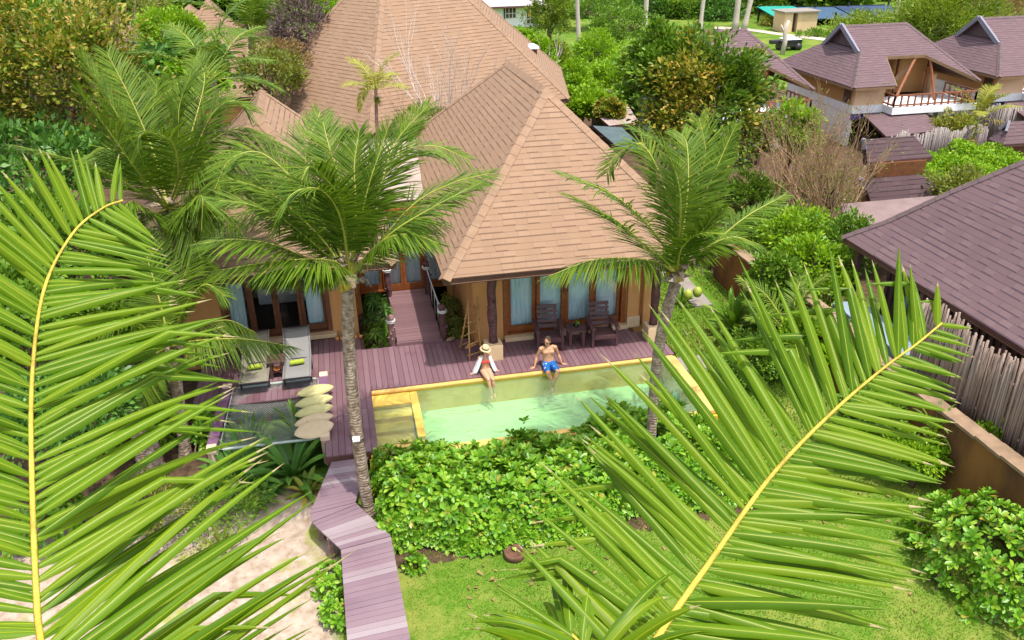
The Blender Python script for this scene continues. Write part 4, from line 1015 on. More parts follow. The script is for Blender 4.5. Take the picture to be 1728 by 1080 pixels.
def right_roof():
    r = thing('house', 'low house with a broad brown shingled roof behind the pole fence', 'house', (15, 12, GZ))
    x0, y1, y0, z = 12.1, 17.35, 2.0, 1.98
    # bell-cast hip: shallow at the eave, steep above
    k = [(0, z), (.7, z + .58), (1.6, z + 1.5), (3.0, z + 2.8), (5.0, z + 4.4)]
    mb = MB()
    for (a, za), (b, zb) in zip(k[:-1], k[1:]):
        roof_face(mb, [(x0 + a, y0, za), (x0 + a, y1 - a * .9, za), (x0 + b, y1 - b * .9, zb), (x0 + b, y0, zb)])
        roof_face(mb, [(x0 + a, y1 - a * .9, za), (24 - a, y1 - a * .9, za), (24 - b, y1 - b * .9, zb), (x0 + b, y1 - b * .9, zb)])
        roof_face(mb, [(24 - a, y0, za), (24 - a, y1 - a * .9, za), (24 - b, y1 - b * .9, zb), (24 - b, y0, zb)])
    ro = mb.build('roof', M.brown, r)
    c = MB()
    for (a, za), (b, zb) in zip(k[:-1], k[1:]):
        A, B = Vector((x0 + a, y1 - a * .9, za)), Vector((x0 + b, y1 - b * .9, zb))
        n1 = vn((x0 + a, y0, za), A, (x0 + b, y0, zb)); n1 = n1 if n1.z > 0 else -n1
        n2 = vn(A, (24 - a, y1 - a * .9, za), B); n2 = n2 if n2.z > 0 else -n2
        cap(c, B, A, n1, n2, .26)
    c.build('ridge_cap', M.brown_cap, ro)
    f = MB(); fascia(f, [(x0, y0, z), (x0, y1, z), (24, y1, z), (24, y0, z)], .14); f.build('fascia', M.fascia, ro)
    s = MB(); s.face([(x0, y1, z - .12), (24, y1, z - .12), (24, y0, z - .12), (x0, y0, z - .12)]); s.build('soffit', M.soffit, ro)
    box_obj('wall', r, M.inside, (12.95, 13.1, 2.2, 16.5, GZ, 1.86), (13.1, 23, 16.35, 16.5, GZ, 1.86))
    p = MB()
    for y in (16.9, 14.4, 11.9, 9.4): p.box((12.35, y, .62), (.12, .12, 2.4))
    for y in np.arange(6, 16.4, .22): p.box((12.9, y, 1.2), (.04, .07, 1.25))
    p.build('timber', M.log, r)
    box_obj('window', r, m_plain('grey_blue_glazing', (0.2, 0.3, 0.36), 0.2, .15, 2), (12.9, 12.94, 13.2, 15.8, .15, 1.0))
right_roof()
def grey_canopy():
    t = thing('pond_edge', 'pale blue rendered tank beside the pole fence under the brown eave', 'tank', (11.7, 14.6, GZ))
    box_obj('tank_wall', t, m_plain('pale_blue_render', (0.2, 0.26, 0.31), .8, .08, 2), (11.35, 12.1, 13.3, 16.2, GZ, .75), bevel=.03)
grey_canopy()

def quad_roof(root, F0, F1, R0, R1, mat, th=.1, name='roof', fas=None):
    """a single-slope or the front slope of a small roof, with thickness"""
    mb = MB(); roof_face(mb, [F0, F1, R1, R0]); ro = mb.build(name, mat, root)
    f = MB(); fascia(f, [F0, F1, R1, R0], th); f.build('fascia', fas or M.fascia, ro); s = MB()
    d = Vector((0, 0, -th + .01)); s.face([Vector(R0) + d, Vector(R1) + d, Vector(F1) + d, Vector(F0) + d]); s.build('soffit', M.soffit, ro)
    return ro
def hut(label, fl, fr, rl, rr, ze, zr, gab=True, dark=True):
    FL, FR, RL, RR = G(*fl, ze), G(*fr, ze), G(*rl, zr), G(*rr, zr)
    yr = (RL.y + RR.y) / 2; RL.y = RR.y = yr; yf = (FL.y + FR.y) / 2; FL.y = FR.y = yf
    c = (FL + FR + RL + RR) / 4; t = thing('gate_hut', label, 'hut', (c.x, c.y, GZ))
    dep = yr - yf; BL, BR = FL + Vector((0, 2 * dep, 0)), FR + Vector((0, 2 * dep, 0))
    mb = MB(); roof_face(mb, [FL, FR, RR, RL]); roof_face(mb, [BR, BL, RL, RR]); roof_face(mb, [FR, BR, RR])
    P1, P2 = FL.lerp(RL, .55), BL.lerp(RL, .55); roof_face(mb, [BL, FL, P1, P2]); ro = mb.build('roof', M.brown, t)
    g = MB(); g.face([P2 + Vector((.05, 0, 0)), P1 + Vector((.05, 0, 0)), RL + Vector((.05, 0, 0))]); g.build('gable', M.fascia, ro)
    v = MB()
    for P in (P1, P2): v.bar(RL + Vector((-.06, 0, .02)), P + Vector((-.06, 0, .02)), .1, .12)
    v.build('verge', m_plain('grey_verge_board', (.2, .19, .22), .7), ro)
    f = MB(); fascia(f, [FL, FR, BR, BL], .12); f.build('fascia', M.fascia, ro)
    s = MB(); d = Vector((0, 0, -.1)); s.face([BL + d, BR + d, FR + d, FL + d]); s.build('soffit', M.soffit, ro)
    w = MB(); m = .35
    for x in (FL.x + m, FR.x - m): w.box((x, yr, (GZ + ze) / 2), (.15, 2 * dep - 2 * m, ze - GZ - .1))
    w.box(((FL.x + FR.x) / 2, yr + dep - m, (GZ + ze) / 2), (FR.x - FL.x - 2 * m, .12, ze - GZ - .1)); w.build('wall', M.darkdoor, t)
    return t
hut('small brown roofed gate hut nearest the dry bush with a dark opening', (1472, 278), (1566, 262), (1462, 236), (1540, 228), 1.3, 2.1)
hut('small brown roofed gate hut just beyond the flat grey roof', (1462, 338), (1601, 326), (1458, 303), (1550, 293), 1.2, 1.95)
def flat_grey():
    z = 1.25; pts = [G(1418, 352, z), G(1428, 386, z), G(1500, 384, z), G(1612, 335, z), G(1510, 340, z)]
    t = thing('lean_to', 'flat weathered grey roof tucked behind the corner of the big brown roof', 'shed', (pts[0].x + 1, pts[0].y, GZ))
    q = [pts[1], pts[2] + Vector((.6, 0, .0)), pts[3] + Vector((0, 0, .15)), pts[0] + Vector((0, 0, .15))]
    mb = MB(); roof_face(mb, q); ro = mb.build('roof', M.greyroof, t); f = MB(); fascia(f, q, .1); f.build('fascia', M.fascia, ro)
    c = sum(q, Vector()) / 4; box_obj('wall', t, M.inside, (q[0].x + .4, c.x + 1.2, q[0].y + .5, c.y + .3, GZ, z - .08))
flat_grey()

def bungalow(dx, dy, label, detail=True, peach=True):
    o = Vector((dx, dy, 0)); V = lambda x, y, z: Vector((x, y, z)) + o
    t = thing('bungalow', label, 'house', (25.5 + dx, 36.5 + dy, GZ)); z = 2.2
    FL, FR, BL, BR = V(22.3, 33, z), V(28.7, 33, z), V(22.3, 40, z), V(28.7, 40, z)
    RL, RR = V(23.55, 36.5, 4.35), V(26.9, 36.5, 4.35); P1, P2 = V(23.7, 35.03, 3.45), V(23.7, 37.97, 3.45)
    C1, C2, C3 = V(24.4, 33, z), V(24.75, 34.6, 3.183), V(26.75, 34.6, 3.183)
    mb = MB(); roof_face(mb, [FL, C1, C2, C3, FR, RR, RL, P1]); roof_face(mb, [FL, P1, P2, BL]); roof_face(mb, [BR, BL, P2, RL, RR]); roof_face(mb, [FR, BR, RR])
    ro = mb.build('roof', M.brown, t)
    nF, nL, nR = Vector((0, -.52, .85)).normalized(), Vector((-.66, 0, .75)).normalized(), Vector((.77, 0, .64)).normalized()
    for a, b, n1, n2 in ((P1, FL, nF, nL), (RR, FR, nF, nR), (RL, RR, nF, Vector((0, .52, .85)))): c = MB(); cap(c, a, b, n1, n2, .24); c.build('ridge_cap', M.brown_cap, ro)
    g = MB(); g.face([P2 + Vector((.12, 0, 0)), P1 + Vector((.12, 0, 0)), RL + Vector((.25, 0, -.03))]); g.build('gable', M.brown_cap, ro)
    v = MB()
    for P in (P1, P2): v.bar(RL + Vector((-.1, 0, .03)), P + Vector((-.1, 0, -.12)), .12, .2)
    v.build('verge', m_plain('grey_verge_board', (.2, .19, .23), .7, .1), ro)
    f = MB(); fascia(f, [FL, C1], .12, closed=False); fascia(f, [BL, FL], .12, closed=False); fascia(f, [FR, BR], .12, closed=False); fascia(f, [BR, BL], .12, closed=False)
    for a, b in ((C1, C2), (C2, C3), (C3, FR)): f.bar(a - Vector((0, 0, .07)), b - Vector((0, 0, .07)), .06, .12)
    f.build('fascia', M.canvas, ro)
    bx = lambda name, mat, *bs: box_obj(name, t, mat, *[(a + dx, b + dx, c_ + dy, d + dy, e, g_) for a, b, c_, d, e, g_ in bs])
    bx('wall', M.peach, (22.9, 24.4, 33.7, 33.9, 1.25, 2.15), (27.9, 28.1, 35.2, 39.4, GZ, 2.15), (22.9, 28.1, 39.4, 39.6, GZ, 2.15))
    bx('side_wall', M.ochrewood, (22.88, 23.05, 33.9, 39.4, 1.25, 2.15))
    bx('plinth', M.white, (22.8, 24.4, 33.6, 33.8, .9, 1.25), (22.8, 23.0, 33.8, 39.5, .9, 1.25), (22.84, 23.02, 33.8, 39.4, GZ, .9))
    bx('plinth_band', M.blue, (22.9, 24.6, 33.72, 33.8, .62, .9))
    bx('side_window', M.inside, (22.84, 22.88, 34.0, 34.5, 1.3, 2.05))
    bx('balcony', M.white, (24.35, 28.65, 32.9, 35.2, .92, 1.22))
    bx('recess_wall', M.ochrewood, (24.4, 28.0, 35.9, 36.0, 1.22, 3.1), (24.4, 24.5, 33.9, 35.9, 1.22, 2.6))
    rl = MB()
    for a, b in (((24.42, 32.97), (28.58, 32.97)), ((28.58, 32.97), (28.58, 35.1)), ((24.42, 32.97), (24.42, 33.8))):
        A, B = V(*a, 0), V(*b, 0); L = (B - A).length; k = max(2, int(L / .34))
        for zz in (1.75, 1.32): rl.bar(A + Vector((0, 0, zz)), B + Vector((0, 0, zz)), .07, .06)
        for i in range(k + 1): p = A.lerp(B, i / k); rl.box((p.x, p.y, 1.49), (.06, .06, .5))
    rl.build('railing', M.balwood, t)
    pr = MB()
    for a, b in (((27.2, 33.9, 1.2), (27.0, 34.5, 3.0)), ((26.2, 35.6, 1.2), (26.2, 35.6, 3.0)), ((27.6, 35.3, 1.2), (27.6, 35.3, 2.5)), ((24.6, 33.3, 1.3), (26.4, 34.7, 3.1))): pr.bar(V(*a), V(*b), .09, .09)
    pr.build('strut', M.balwood, t)
    cv = MB(); A, B, C_, Dd = V(24.5, 33.6, 2.3), V(26.5, 34.8, 3.05), V(26.0, 35.6, 1.9), V(24.6, 35.4, 1.5)
    n = 8
    def s(u, w):
        p = A.lerp(B, u).lerp(Dd.lerp(C_, u), w); return p - Vector((0, 0, .5 * math.sin(math.pi * w) * (1 - .4 * u)))
    cv.poly([s(i / n, j / n) for j in range(n + 1) for i in range(n + 1)], [(j * (n + 1) + i, j * (n + 1) + i + 1, (j + 1) * (n + 1) + i + 1, (j + 1) * (n + 1) + i) for j in range(n) for i in range(n)], sm=True)
    cv.build('canvas_blind', M.canvas, t)
    bx('column', M.white, (27.3, 27.75, 33.6, 33.9, GZ, .92))
    bx('ground_floor', M.inside, (24.6, 28.0, 35.2, 35.3, GZ, .9), (24.5, 24.6, 33.9, 35.2, GZ, .9))
    bx('door_frame', M.door, (25.0, 25.08, 34.2, 34.3, GZ, .9), (26.0, 26.08, 34.2, 34.3, GZ, .9), (25.5, 25.56, 34.2, 34.3, GZ, .9))
    curtain(t, 26.2 + dx, 26.95 + dx, 34.3 + dy, GZ, .9, M.teal, .05, .2)
    quad_roof(t, V(22.9, 31.0, .5), V(25.9, 31.4, .5), V(23.3, 33.5, .92), V(26.2, 33.2, .9), M.brown, .1, 'porch_roof')
    pp = MB()
    for x, y in ((23.2, 31.3), (25.6, 31.6)): pp.box((x + dx, y + dy, -.1), (.12, .12, 1.05))
    pp.build('porch_post', M.log, t)
bungalow(0, 0, 'two storey bungalow with a red brown balcony rail and brown canvas blind')
bungalow(7.75, .5, 'two storey bungalow at the right edge of the row behind a palm')
bungalow(-8.1, .3, 'bungalow roof at the left end of the row behind the yellowing tree')
pole_fence('pale pole fence in front of the bungalow porch', 22.6, 30.2, 27.6, 30.6, GZ, .75, M.palepole, .035, .1, .05)
pole_fence('pale grey pole fence between the two balconied bungalows', 28.9, 33.0, 37.5, 32.3, GZ, .95, M.palepole, .035, .1, .05)
hut('small brown roofed gate hut at the right edge before the pale fence', (1690, 243), (1790, 238), (1705, 205), (1780, 200), .7, 1.5)

# ------------------------------------------------------------------ far buildings and things in the field
def far_things():
    t = thing('house', 'white house with a pale corrugated roof far behind the big tan roof', 'house', (17.0, 80, GZ))
    Z = 2.4
    box_obj('wall', t, M.white, (13.2, 19.6, 80, 86, GZ - 1.5, Z - .9))
    mb = MB(); roof_face(mb, [(12.6, 79.2, 1.35), (20.2, 79.2, 1.35), (20.2, 83, 2.75), (12.6, 83, 2.75)]); roof_face(mb, [(20.2, 86.8, 1.35), (12.6, 86.8, 1.35), (12.6, 83, 2.75), (20.2, 83, 2.75)])
    tt = NT('corrugated_roof_sheet'); w = tt.n('TexWave', i_Scale=3.5); w.bands_direction = 'X'; tt.l(tt.pos(), w.inputs[0])
    m = tt.end(tt.pbr(tt.ramp(w.outputs[1], [(.2, .18, .19), (.5, .46, .46)]), .7, None, .2)); ro = mb.build('roof', m, t)
    f = MB(); fascia(f, [(12.6, 79.2, 1.35), (20.2, 79.2, 1.35)], .15, closed=False); f.build('fascia', M.fascia, ro)
    for x0, x1, z0, z1 in ((16.3, 17.3, .25, 1.1), (18.3, 19.4, -.3, 1.15)):
        fr = box_obj('window', t, M.inside, (x0, x1, 79.94, 79.99, z0, z1)); b = MB()
        for k in range(4): x = x0 + (x1 - x0) * k / 3; b.box((x, 79.9, (z0 + z1) / 2), (.05, .04, z1 - z0))
        b.box(((x0 + x1) / 2, 79.9, z0 + .4), (x1 - x0, .04, .05)); b.build('grille', M.white, fr)
    cu = MB(); cu.box((18.6, 79.93, .6), (.35, .02, .7)); cu.build('curtain', m_plain('yellow_curtain', (.6, .38, .03)), t)
    dp = MB(); dp.tube([(16.2, 79.9, 1.2), (16.2, 79.9, -1.6)], .06, 6); dp.build('drainpipe', M.darkmetal, t)

    c = G(1345, 54, GZ); t = thing('shed', 'small pale block shed with a dark doorway beside the sandy road', 'shed', c)
    box_obj('wall', t, M.cream, (c.x - 1.3, c.x - .55, c.y, c.y + 2, GZ, GZ + 1.6), (c.x - .1, c.x + 1.8, c.y, c.y + 2, GZ, GZ + 1.6), (c.x - .55, c.x - .1, c.y + 1.9, c.y + 2, GZ, GZ + 1.6))
    box_obj('roof', t, M.slab, (c.x - 1.5, c.x + 2.0, c.y - .2, c.y + 2.2, GZ + 1.6, GZ + 1.72))
    box_obj('doorway', t, M.inside, (c.x - .55, c.x - .1, c.y + .4, c.y + .45, GZ, GZ + 1.5))
    c = G(1392, 43, GZ) + Vector((0, 1.5, 0)); t = thing('shelter', 'long open shelter roofed with green and blue sheets beyond the shed', 'shelter', c)
    for nm, x0, x1, z, mat in (('sheet', -5, -1.2, .85, m_plain('green_sheet', (.01, .26, .2), .5)), ('sheet', -1.1, 3, .65, m_plain('blue_sheet', (.03, .07, .13), .5)), ('sheet', 3.1, 9, .6, m_plain('dark_blue_sheet', (.02, .045, .1), .5))):
        mb = MB(); mb.poly([c + Vector(q) for q in ((x0, -1.6, z), (x1, -1.6, z - .1), (x1, 2.4, z + .5), (x0, 2.4, z + .6), (x0, -1.6, z - .06), (x1, -1.6, z - .16), (x1, 2.4, z + .44), (x0, 2.4, z + .54))], [(0, 1, 2, 3), (7, 6, 5, 4), (0, 4, 5, 1), (1, 5, 6, 2), (2, 6, 7, 3), (3, 7, 4, 0)]); mb.build(nm, mat, t)
    for x in (-4.8, -1.2, 1, 4.5, 8.8):
        for y, h in ((-1.4, 1.3), (2.2, 1.7)): p = MB(); p.box((c.x + x, c.y + y, GZ + h / 2 - .1), (.14, .14, h - .2)); p.build('post', M.darkmetal, t)
    p = MB(); p.box((c.x + 3.5, c.y + 2.35, 0), (10, .1, 1.2)); p.build('back_wall', M.darkmetal, t)
    # parked handcart under a pale sheet
    c = G(1330, 84, GZ); t = thing('handcart', 'dark cart under a pale sheet parked on the far green field', 'cart', c)
    mb = MB(); mb.box(c + Vector((0, 0, .5)), (1.7, .9, .5), bevel=.08); mb.box(c + Vector((-1.2, .1, .62)), (.7, .4, .3), bevel=.06); mb.build('body', M.darkmetal, t)
    for x in (-.6, .6):
        w = MB(); w.tube([c + Vector((x, -.5, .25)), c + Vector((x, .5, .25))], .26, 14); w.build('wheel', M.darkmetal, t)
    mb = MB(); A = [c + Vector(q) for q in ((-.6, -.55, .8), (.8, -.55, .8), (1.2, .2, .25), (.8, .5, .85), (-.6, .5, .85), (0, 0, 1.02))]; mb.poly(A, [(0, 1, 5), (1, 3, 5), (3, 4, 5), (4, 0, 5), (1, 2, 3)]); mb.build('sheet', m_plain('pale_grey_sheet', (.55, .58, .6), .6), t)
    c = G(1320, 92, GZ); t = thing('bare_stump', 'bleached bare tree stump standing before the cart', 'stump', c)
    mb = MB(); mb.tube([c, c + Vector((.1, 0, .9)), c + Vector((-.05, 0, 1.7)), c + Vector((.2, 0, 2.4))], [.2, .16, .14, .1], 8, jitter=.1); mb.tube([c + Vector((0, 0, 1.5)), c + Vector((-.4, 0, 2.1))], [.1, .05], 6); mb.build('trunk', M.deadwood, t)
    # pale roof and dark sheet behind the pavilion
    c = G(1040, 200, GZ); t = thing('shed', 'low shed with a pale dusty roof right of the tan pavilion roof', 'shed', c)
    quad_roof(t, G(1028, 212, .6), G(1078, 206, .6), G(1000, 188, .9), G(1060, 178, .9), M.paleroof, .1); box_obj('wall', t, M.inside, (c.x - .6, c.x + 1.6, c.y + .6, c.y + 2.4, GZ, .5))
    c = G(1050, 232, GZ); t = thing('shed', 'low dark green roofed shed against the tan pavilion roof', 'shed', c)
    m = m_plain('dark_green_roofing', (.06, .09, .09), .5, .2, 3); quad_roof(t, G(1040, 246, .5), G(1085, 252, .5), G(1000, 212, .9), G(1050, 215, .9), m, .1); box_obj('wall', t, M.inside, (c.x - .8, c.x + .8, c.y + .8, c.y + 2.5, GZ, .4))
    # tan roofs far left
    for lab, px, py, s in (('far tan roofed hut peeping over the bright round bush', 320, 22, 1.0), ('far tan roofed hut behind the young green palm', 352, 12, .8), ('far tan roofed hut behind the big yellowing tree', 232, 40, .9)):
        a = D(px, py, 50); t = thing('hut', lab, 'house', (a.x, a.y, GZ)); w = 4.2 * s; z = a.z - 1.6
        hip_roof(t, (a.x - w, 50 - w, z - 2.2), (a.x + w, 50 - w, z - 2.2), (a.x + w, 50 + w, z - 2.2), (a.x - w, 50 + w, z - 2.2), (a.x, 49.6, z + 2.0), (a.x, 50.4, z + 2.0), M.tan, M.tan_cap)
        box_obj('wall', t, M.tanwall, (a.x - w + .6, a.x + w - .6, 50 - w + .6, 50 + w - .6, GZ, z - 2.3))
far_things()

# ------------------------------------------------------------------ leaves, shrubs and trees
def leaves_mesh(name, pos, axis, nor, ln, wd, mat, fold=0.2, droop=0.0, six=True, extra=()):
    """leaf blades: base at pos, running along axis, facing nor"""
    pos, axis, nor = (np.asarray(a, float) for a in (pos, axis, nor)); n = len(pos)
    axis = nrm(axis); side = nrm(np.cross(axis, nor)); nor = np.cross(side, axis)
    ln = np.broadcast_to(np.asarray(ln, float), (n,))[:, None]; wd = np.broadcast_to(np.asarray(wd, float), (n,))[:, None]
    dz = np.array([0, 0, -1.0])
    if six:
        f1 = pos + axis * ln * .35; f2 = pos + axis * ln * .72 + dz * droop * ln * .4; tip = pos + axis * ln + dz * droop * ln
        up = nor * wd * fold
        V = np.stack([pos, f1 + side * wd * .36 + up, f2 + side * wd * .5 + up, tip, f2 - side * wd * .5 + up, f1 - side * wd * .36 + up], 1)
        k = np.arange(n)[:, None] * 6; Q = np.concatenate([k + np.array([0, 1, 2, 3]), k + np.array([0, 3, 4, 5])])
    else:
        mid = pos + axis * ln * .55 + nor * wd * fold; tip = pos + axis * ln + dz * droop * ln
        V = np.stack([pos, mid + side * wd * .5, tip, mid - side * wd * .5], 1)
        k = np.arange(n)[:, None] * 4; Q = k + np.array([0, 1, 2, 3])
    return np_mesh(name, V.reshape(-1, 3), Q, [mat] + list(extra))
def rand_dirs(n, r=rng):
    return nrm(r.normal(size=(n, 3)))
def crown_pts(center, radii, ncl, nper, seed, cr=.3, low=-.55, shell=(.55, 1.0), up=.5):
    """leaf positions and directions gathered in clumps over a lumpy crown"""
    r = np.random.default_rng(seed); center = np.array(center); radii = np.array(radii)
    d = rand_dirs(ncl * 3, r); d = d[d[:, 2] > low][:ncl]; ncl = len(d)
    lump = 1 + .16 * np.sin(d[:, 0] * 5 + seed) * np.cos(d[:, 1] * 4 + seed * 2) + r.normal(0, .07, ncl)
    c = center + d * radii * (r.uniform(shell[0] ** 2, shell[1] ** 2, ncl) ** .5 * lump)[:, None]
    k = np.repeat(np.arange(ncl), nper); o = rand_dirs(len(k), r) * (r.random(len(k)) ** .5)[:, None]
    o[:, 2] *= .75
    size = np.mean(radii) * cr * r.uniform(.65, 1.35, ncl)
    p = c[k] + o * size[k][:, None]
    ax = nrm(o + d[k] * .6 + np.array([0, 0, up * .4]) + r.normal(0, .35, o.shape))
    no = nrm(np.array([0, 0, 1.0]) + d[k] * .5 + r.normal(0, .55, o.shape))
    return p, ax, no, c
def tree(label, name, px, py, Y, rx, ry, mat, leaf=.16, ncl=70, nper=70, cat='tree', trunk=True, seed=None, group=None, depth=1.0, cr=.3, lw=.5, base=None, low=-.55, tm=None, six=False, shell=(.5, 1.0)):
    seed = seed if seed is not None else int(px * 7 + py * 3 + Y) % 10007
    c = D(px, py, Y); dist = (c - Vector((0, 0, CAM_H))).length; R = (rx * dist / FPX, rx * dist / FPX * depth, ry * dist / FPX)
    zb = GZ if base is None else base
    t = thing(name, label, cat, (c.x, c.y, zb), group)
    p, ax, no, cl = crown_pts(c, R, ncl, nper, seed, cr, low, shell)
    ok = p[:, 2] > zb + .03; p, ax, no = p[ok], ax[ok], no[ok]
    r = np.random.default_rng(seed + 1); s = r.uniform(.7, 1.3, len(p))
    link('crown', leaves_mesh('crown', p, ax, no, leaf * s, leaf * lw * s, mat, six=six), t)
    if trunk:
        mb = MB(); b = Vector((c.x + r.normal(0, .1), c.y + r.normal(0, .1), zb)); top = Vector(c) + Vector((0, 0, R[2] * .1)); w = max(.05, .045 * (R[0] + R[2]))
        mb.tube([b, b.lerp(top, .5) + Vector((r.normal(0, .1), r.normal(0, .1), 0)), top], [w * 1.2, w * .9, w * .5], 8)
        for q in cl[:: max(1, len(cl) // 14)]:
            a = b.lerp(top, r.uniform(.35, .95)); q = Vector(q); mb.tube([a, a.lerp(q, .5) + Vector((0, 0, -.08 * R[2])), q], [w * .4, w * .26, w * .1], 5)
        mb.build('trunk', tm or M.bark, t)
    return t
def bare_tree(label, name, base, h, spread, seed, mat, n=9, w=.05, depth=4, cat='tree', leaves=None, group=None):
    r = random.Random(seed); base = Vector(base); t = thing(name, label, cat, base, group); mb = MB(); tips = []
    def grow(p, d, l, rad, k):
        q = p + d * l; m = p + d * l * .5 + Vector((r.uniform(-1, 1), r.uniform(-1, 1), 0)) * l * .07
        mb.tube([p, m, q], [rad, rad * .85, rad * .65], 5 if k > 1 else 3, caps=False); tips.append(q)
        if k <= 0: return
        for i in range(2 if r.random() < .45 else 3):
            nd = (d + Vector((r.uniform(-1, 1), r.uniform(-1, 1), r.uniform(-.25, .7))) * spread).normalized(); grow(q if i else m, nd, l * r.uniform(.6, .85), rad * .6, k - 1)
    for i in range(n):
        d = Vector((r.uniform(-1, 1) * spread, r.uniform(-1, 1) * spread, 1)).normalized(); grow(base + Vector((r.uniform(-.1, .1), r.uniform(-.1, .1), -.02)) * spread * 2, d, h * r.uniform(.3, .42), w * r.uniform(.6, 1), depth)
    mb.build('branch', mat, t)['kind'] = 'stuff'
    if leaves:
        lm, cnt, sz = leaves; g = np.random.default_rng(seed); T = np.array([tuple(q) for q in tips]); p = T[g.integers(0, len(T), cnt)] + g.normal(0, sz * 1.6, (cnt, 3))
        link('crown', leaves_mesh('crown', p, rand_dirs(cnt, g) + np.array([0, 0, .3]), rand_dirs(cnt, g) + np.array([0, 0, .8]), sz * g.uniform(.6, 1.4, cnt), sz * .35, lm, six=False), t)
    return t
def rosettes(pos, axis, m, ln, wd, seed, tilt=(15, 60), curl=.15):
    """whorls of paddle leaves, as on beach cabbage"""
    r = np.random.default_rng(seed); pos, axis = np.asarray(pos, float), nrm(np.asarray(axis, float)); n = len(pos)
    a = nrm(np.cross(axis, np.array([.3, .9, .1]))); b = np.cross(axis, a)
    k = np.repeat(np.arange(n), m); j = np.tile(np.arange(m), n); th = j * 2.4 + np.repeat(r.uniform(0, 6.28, n), m); el = np.radians(tilt[0] + (tilt[1] - tilt[0]) * (j / max(1, m - 1)) + r.normal(0, 7, n * m))
    rad = np.cos(th)[:, None] * a[k] + np.sin(th)[:, None] * b[k]; ax = nrm(rad * np.cos(el)[:, None] + axis[k] * np.sin(el)[:, None]); no = nrm(axis[k] * np.cos(el)[:, None] - rad * np.sin(el)[:, None])
    s = r.uniform(.75, 1.2, n)[k] * r.uniform(.8, 1.1, n * m) * (1 - .35 * (j / max(1, m - 1)))
    return pos[k] + ax * ln * .08, ax, no, ln * s, wd * s
def rosette_shrub(label, name, cat, fn, n, seed, ln=.15, wd=.07, mat=None, stems=14, group=None, m=10):
    """fn(r, n) -> positions, outward axes"""
    r = np.random.default_rng(seed); p, a = fn(r, n); t = thing(name, label, cat, (float(p[:, 0].mean()), float(p[:, 1].mean()), GZ), group)
    P = rosettes(p, a, m, ln, wd, seed); link('foliage', leaves_mesh('foliage', *P, mat or M.l_hedge, fold=.16, droop=.06), t)
    mb = MB()
    for q in p[r.integers(0, len(p), stems)]:
        q = Vector(q); b = Vector((q.x + r.normal(0, .15), q.y + r.normal(0, .15), GZ - .02)); mb.tube([b, b.lerp(q, .5) + Vector((r.normal(0, .05), r.normal(0, .05), 0)), q], [.02, .016, .01], 5)
    mb.build('stem', M.bark, t)['kind'] = 'stuff'
    return t

def hedge():
    def H(x, y):
        """top height of the bank of foliage above the ground"""
        y0 = 11.05 + .22 * np.sin(x * 1.3 + 1) + .12 * np.sin(x * 3.1); y1 = 13.42
        u = np.clip((y - y0) / (y1 - y0), 0, 1); top = .8 - .3 * np.clip(1.5 - x, 0, 1.3) * np.clip((y - 12.2), 0, 1) + .24 * np.sin(x * .9 + 2.2) + .1 * np.sin(x * 2.7) - .1 * np.clip(x - 4.2, 0, 2)
        return top * np.clip(u * 4.2, 0, 1) ** .55 * np.clip((1 - u) * 9 + .75, 0, 1) * np.clip((x + .12) * 3 + (y - 11.3) * .0, 0.0, 1) ** .5 * np.clip((6.9 - x) * 1.6, 0, 1) ** .5
    def fn(r, n):
        x = r.uniform(-.1, 6.9, n * 2); y = r.uniform(10.9, 13.45, n * 2); h = H(x, y) * (1 + .3 * np.sin(x * 5.3 + y * 2) * np.cos(y * 4.7 - x)) ; ok = (h > .07) & (np.hypot(x - 5.3, y - 12.3) > .25) & (np.hypot(x + .2, y - 12.3) > .32); x, y, h = x[ok], y[ok], h[ok]
        e = .05; gx = (H(x + e, y) - H(x - e, y)) / (2 * e); gy = (H(x, y + e) - H(x, y - e)) / (2 * e); a = np.stack([-gx, -gy, np.ones_like(x) * 1.1], 1) + r.normal(0, .33, (len(x), 3))
        return np.stack([x, y, GZ + h * r.uniform(.55, 1.0, len(x)) + np.where(r.random(len(x)) < .22, r.uniform(.05, .26, len(x)), 0) * (h > .3)], 1), a
    rosette_shrub('long bank of bright glossy beach shrubs between the pool and the lawn', 'hedge', 'hedge', fn, 1950, 41, .19, .088, stems=200)
hedge()
def dome(cx, cy, rx, ry, h, z=GZ, low=.02):
    def fn(r, n):
        d = rand_dirs(n * 2, r); d = d[d[:, 2] > low][:n]; d2 = d * np.array([rx, ry, h]) * (r.uniform(.72, 1.04, len(d)) * (1 + .12 * np.sin(d[:, 0] * 7) * np.cos(d[:, 1] * 6)))[:, None]
        return d2 + np.array([cx, cy, z]), d + np.array([0, 0, .35]) + r.normal(0, .25, d.shape)
    return fn
rosette_shrub('glossy beach shrub against the mud wall at the right edge of the lawn', 'shrub', 'shrub', dome(9.75, 8.55, 1.05, 1.5, 1.35), 330, 51, .19, .085, stems=40)
rosette_shrub('single small bright shrub on the lawn edge by the walkway', 'shrub', 'shrub', dome(.47, 10.85, .16, .16, .28), 14, 52, .15, .075, stems=4)
rosette_shrub('bright shrub in the sand beside the walkway landing', 'shrub', 'shrub', dome(-.93, 10.75, .3, .35, .42), 40, 53, .15, .07, stems=6)
rosette_shrub('bright shrub in the sand just below the walkway shrub', 'shrub', 'shrub', dome(-.82, 10.05, .26, .34, .34), 32, 54, .15, .07, stems=6)
rosette_shrub('bright shrub beside the palm with green nuts', 'shrub', 'shrub', dome(-3.4, 15.55, .5, .4, .75), 60, 55, .16, .075, stems=8)
rosette_shrub('spreading bright shrub behind the dark fibrous palm trunk', 'shrub', 'shrub', dome(-5.4, 15.9, 1.3, .9, .9), 160, 56, .16, .075, stems=16)
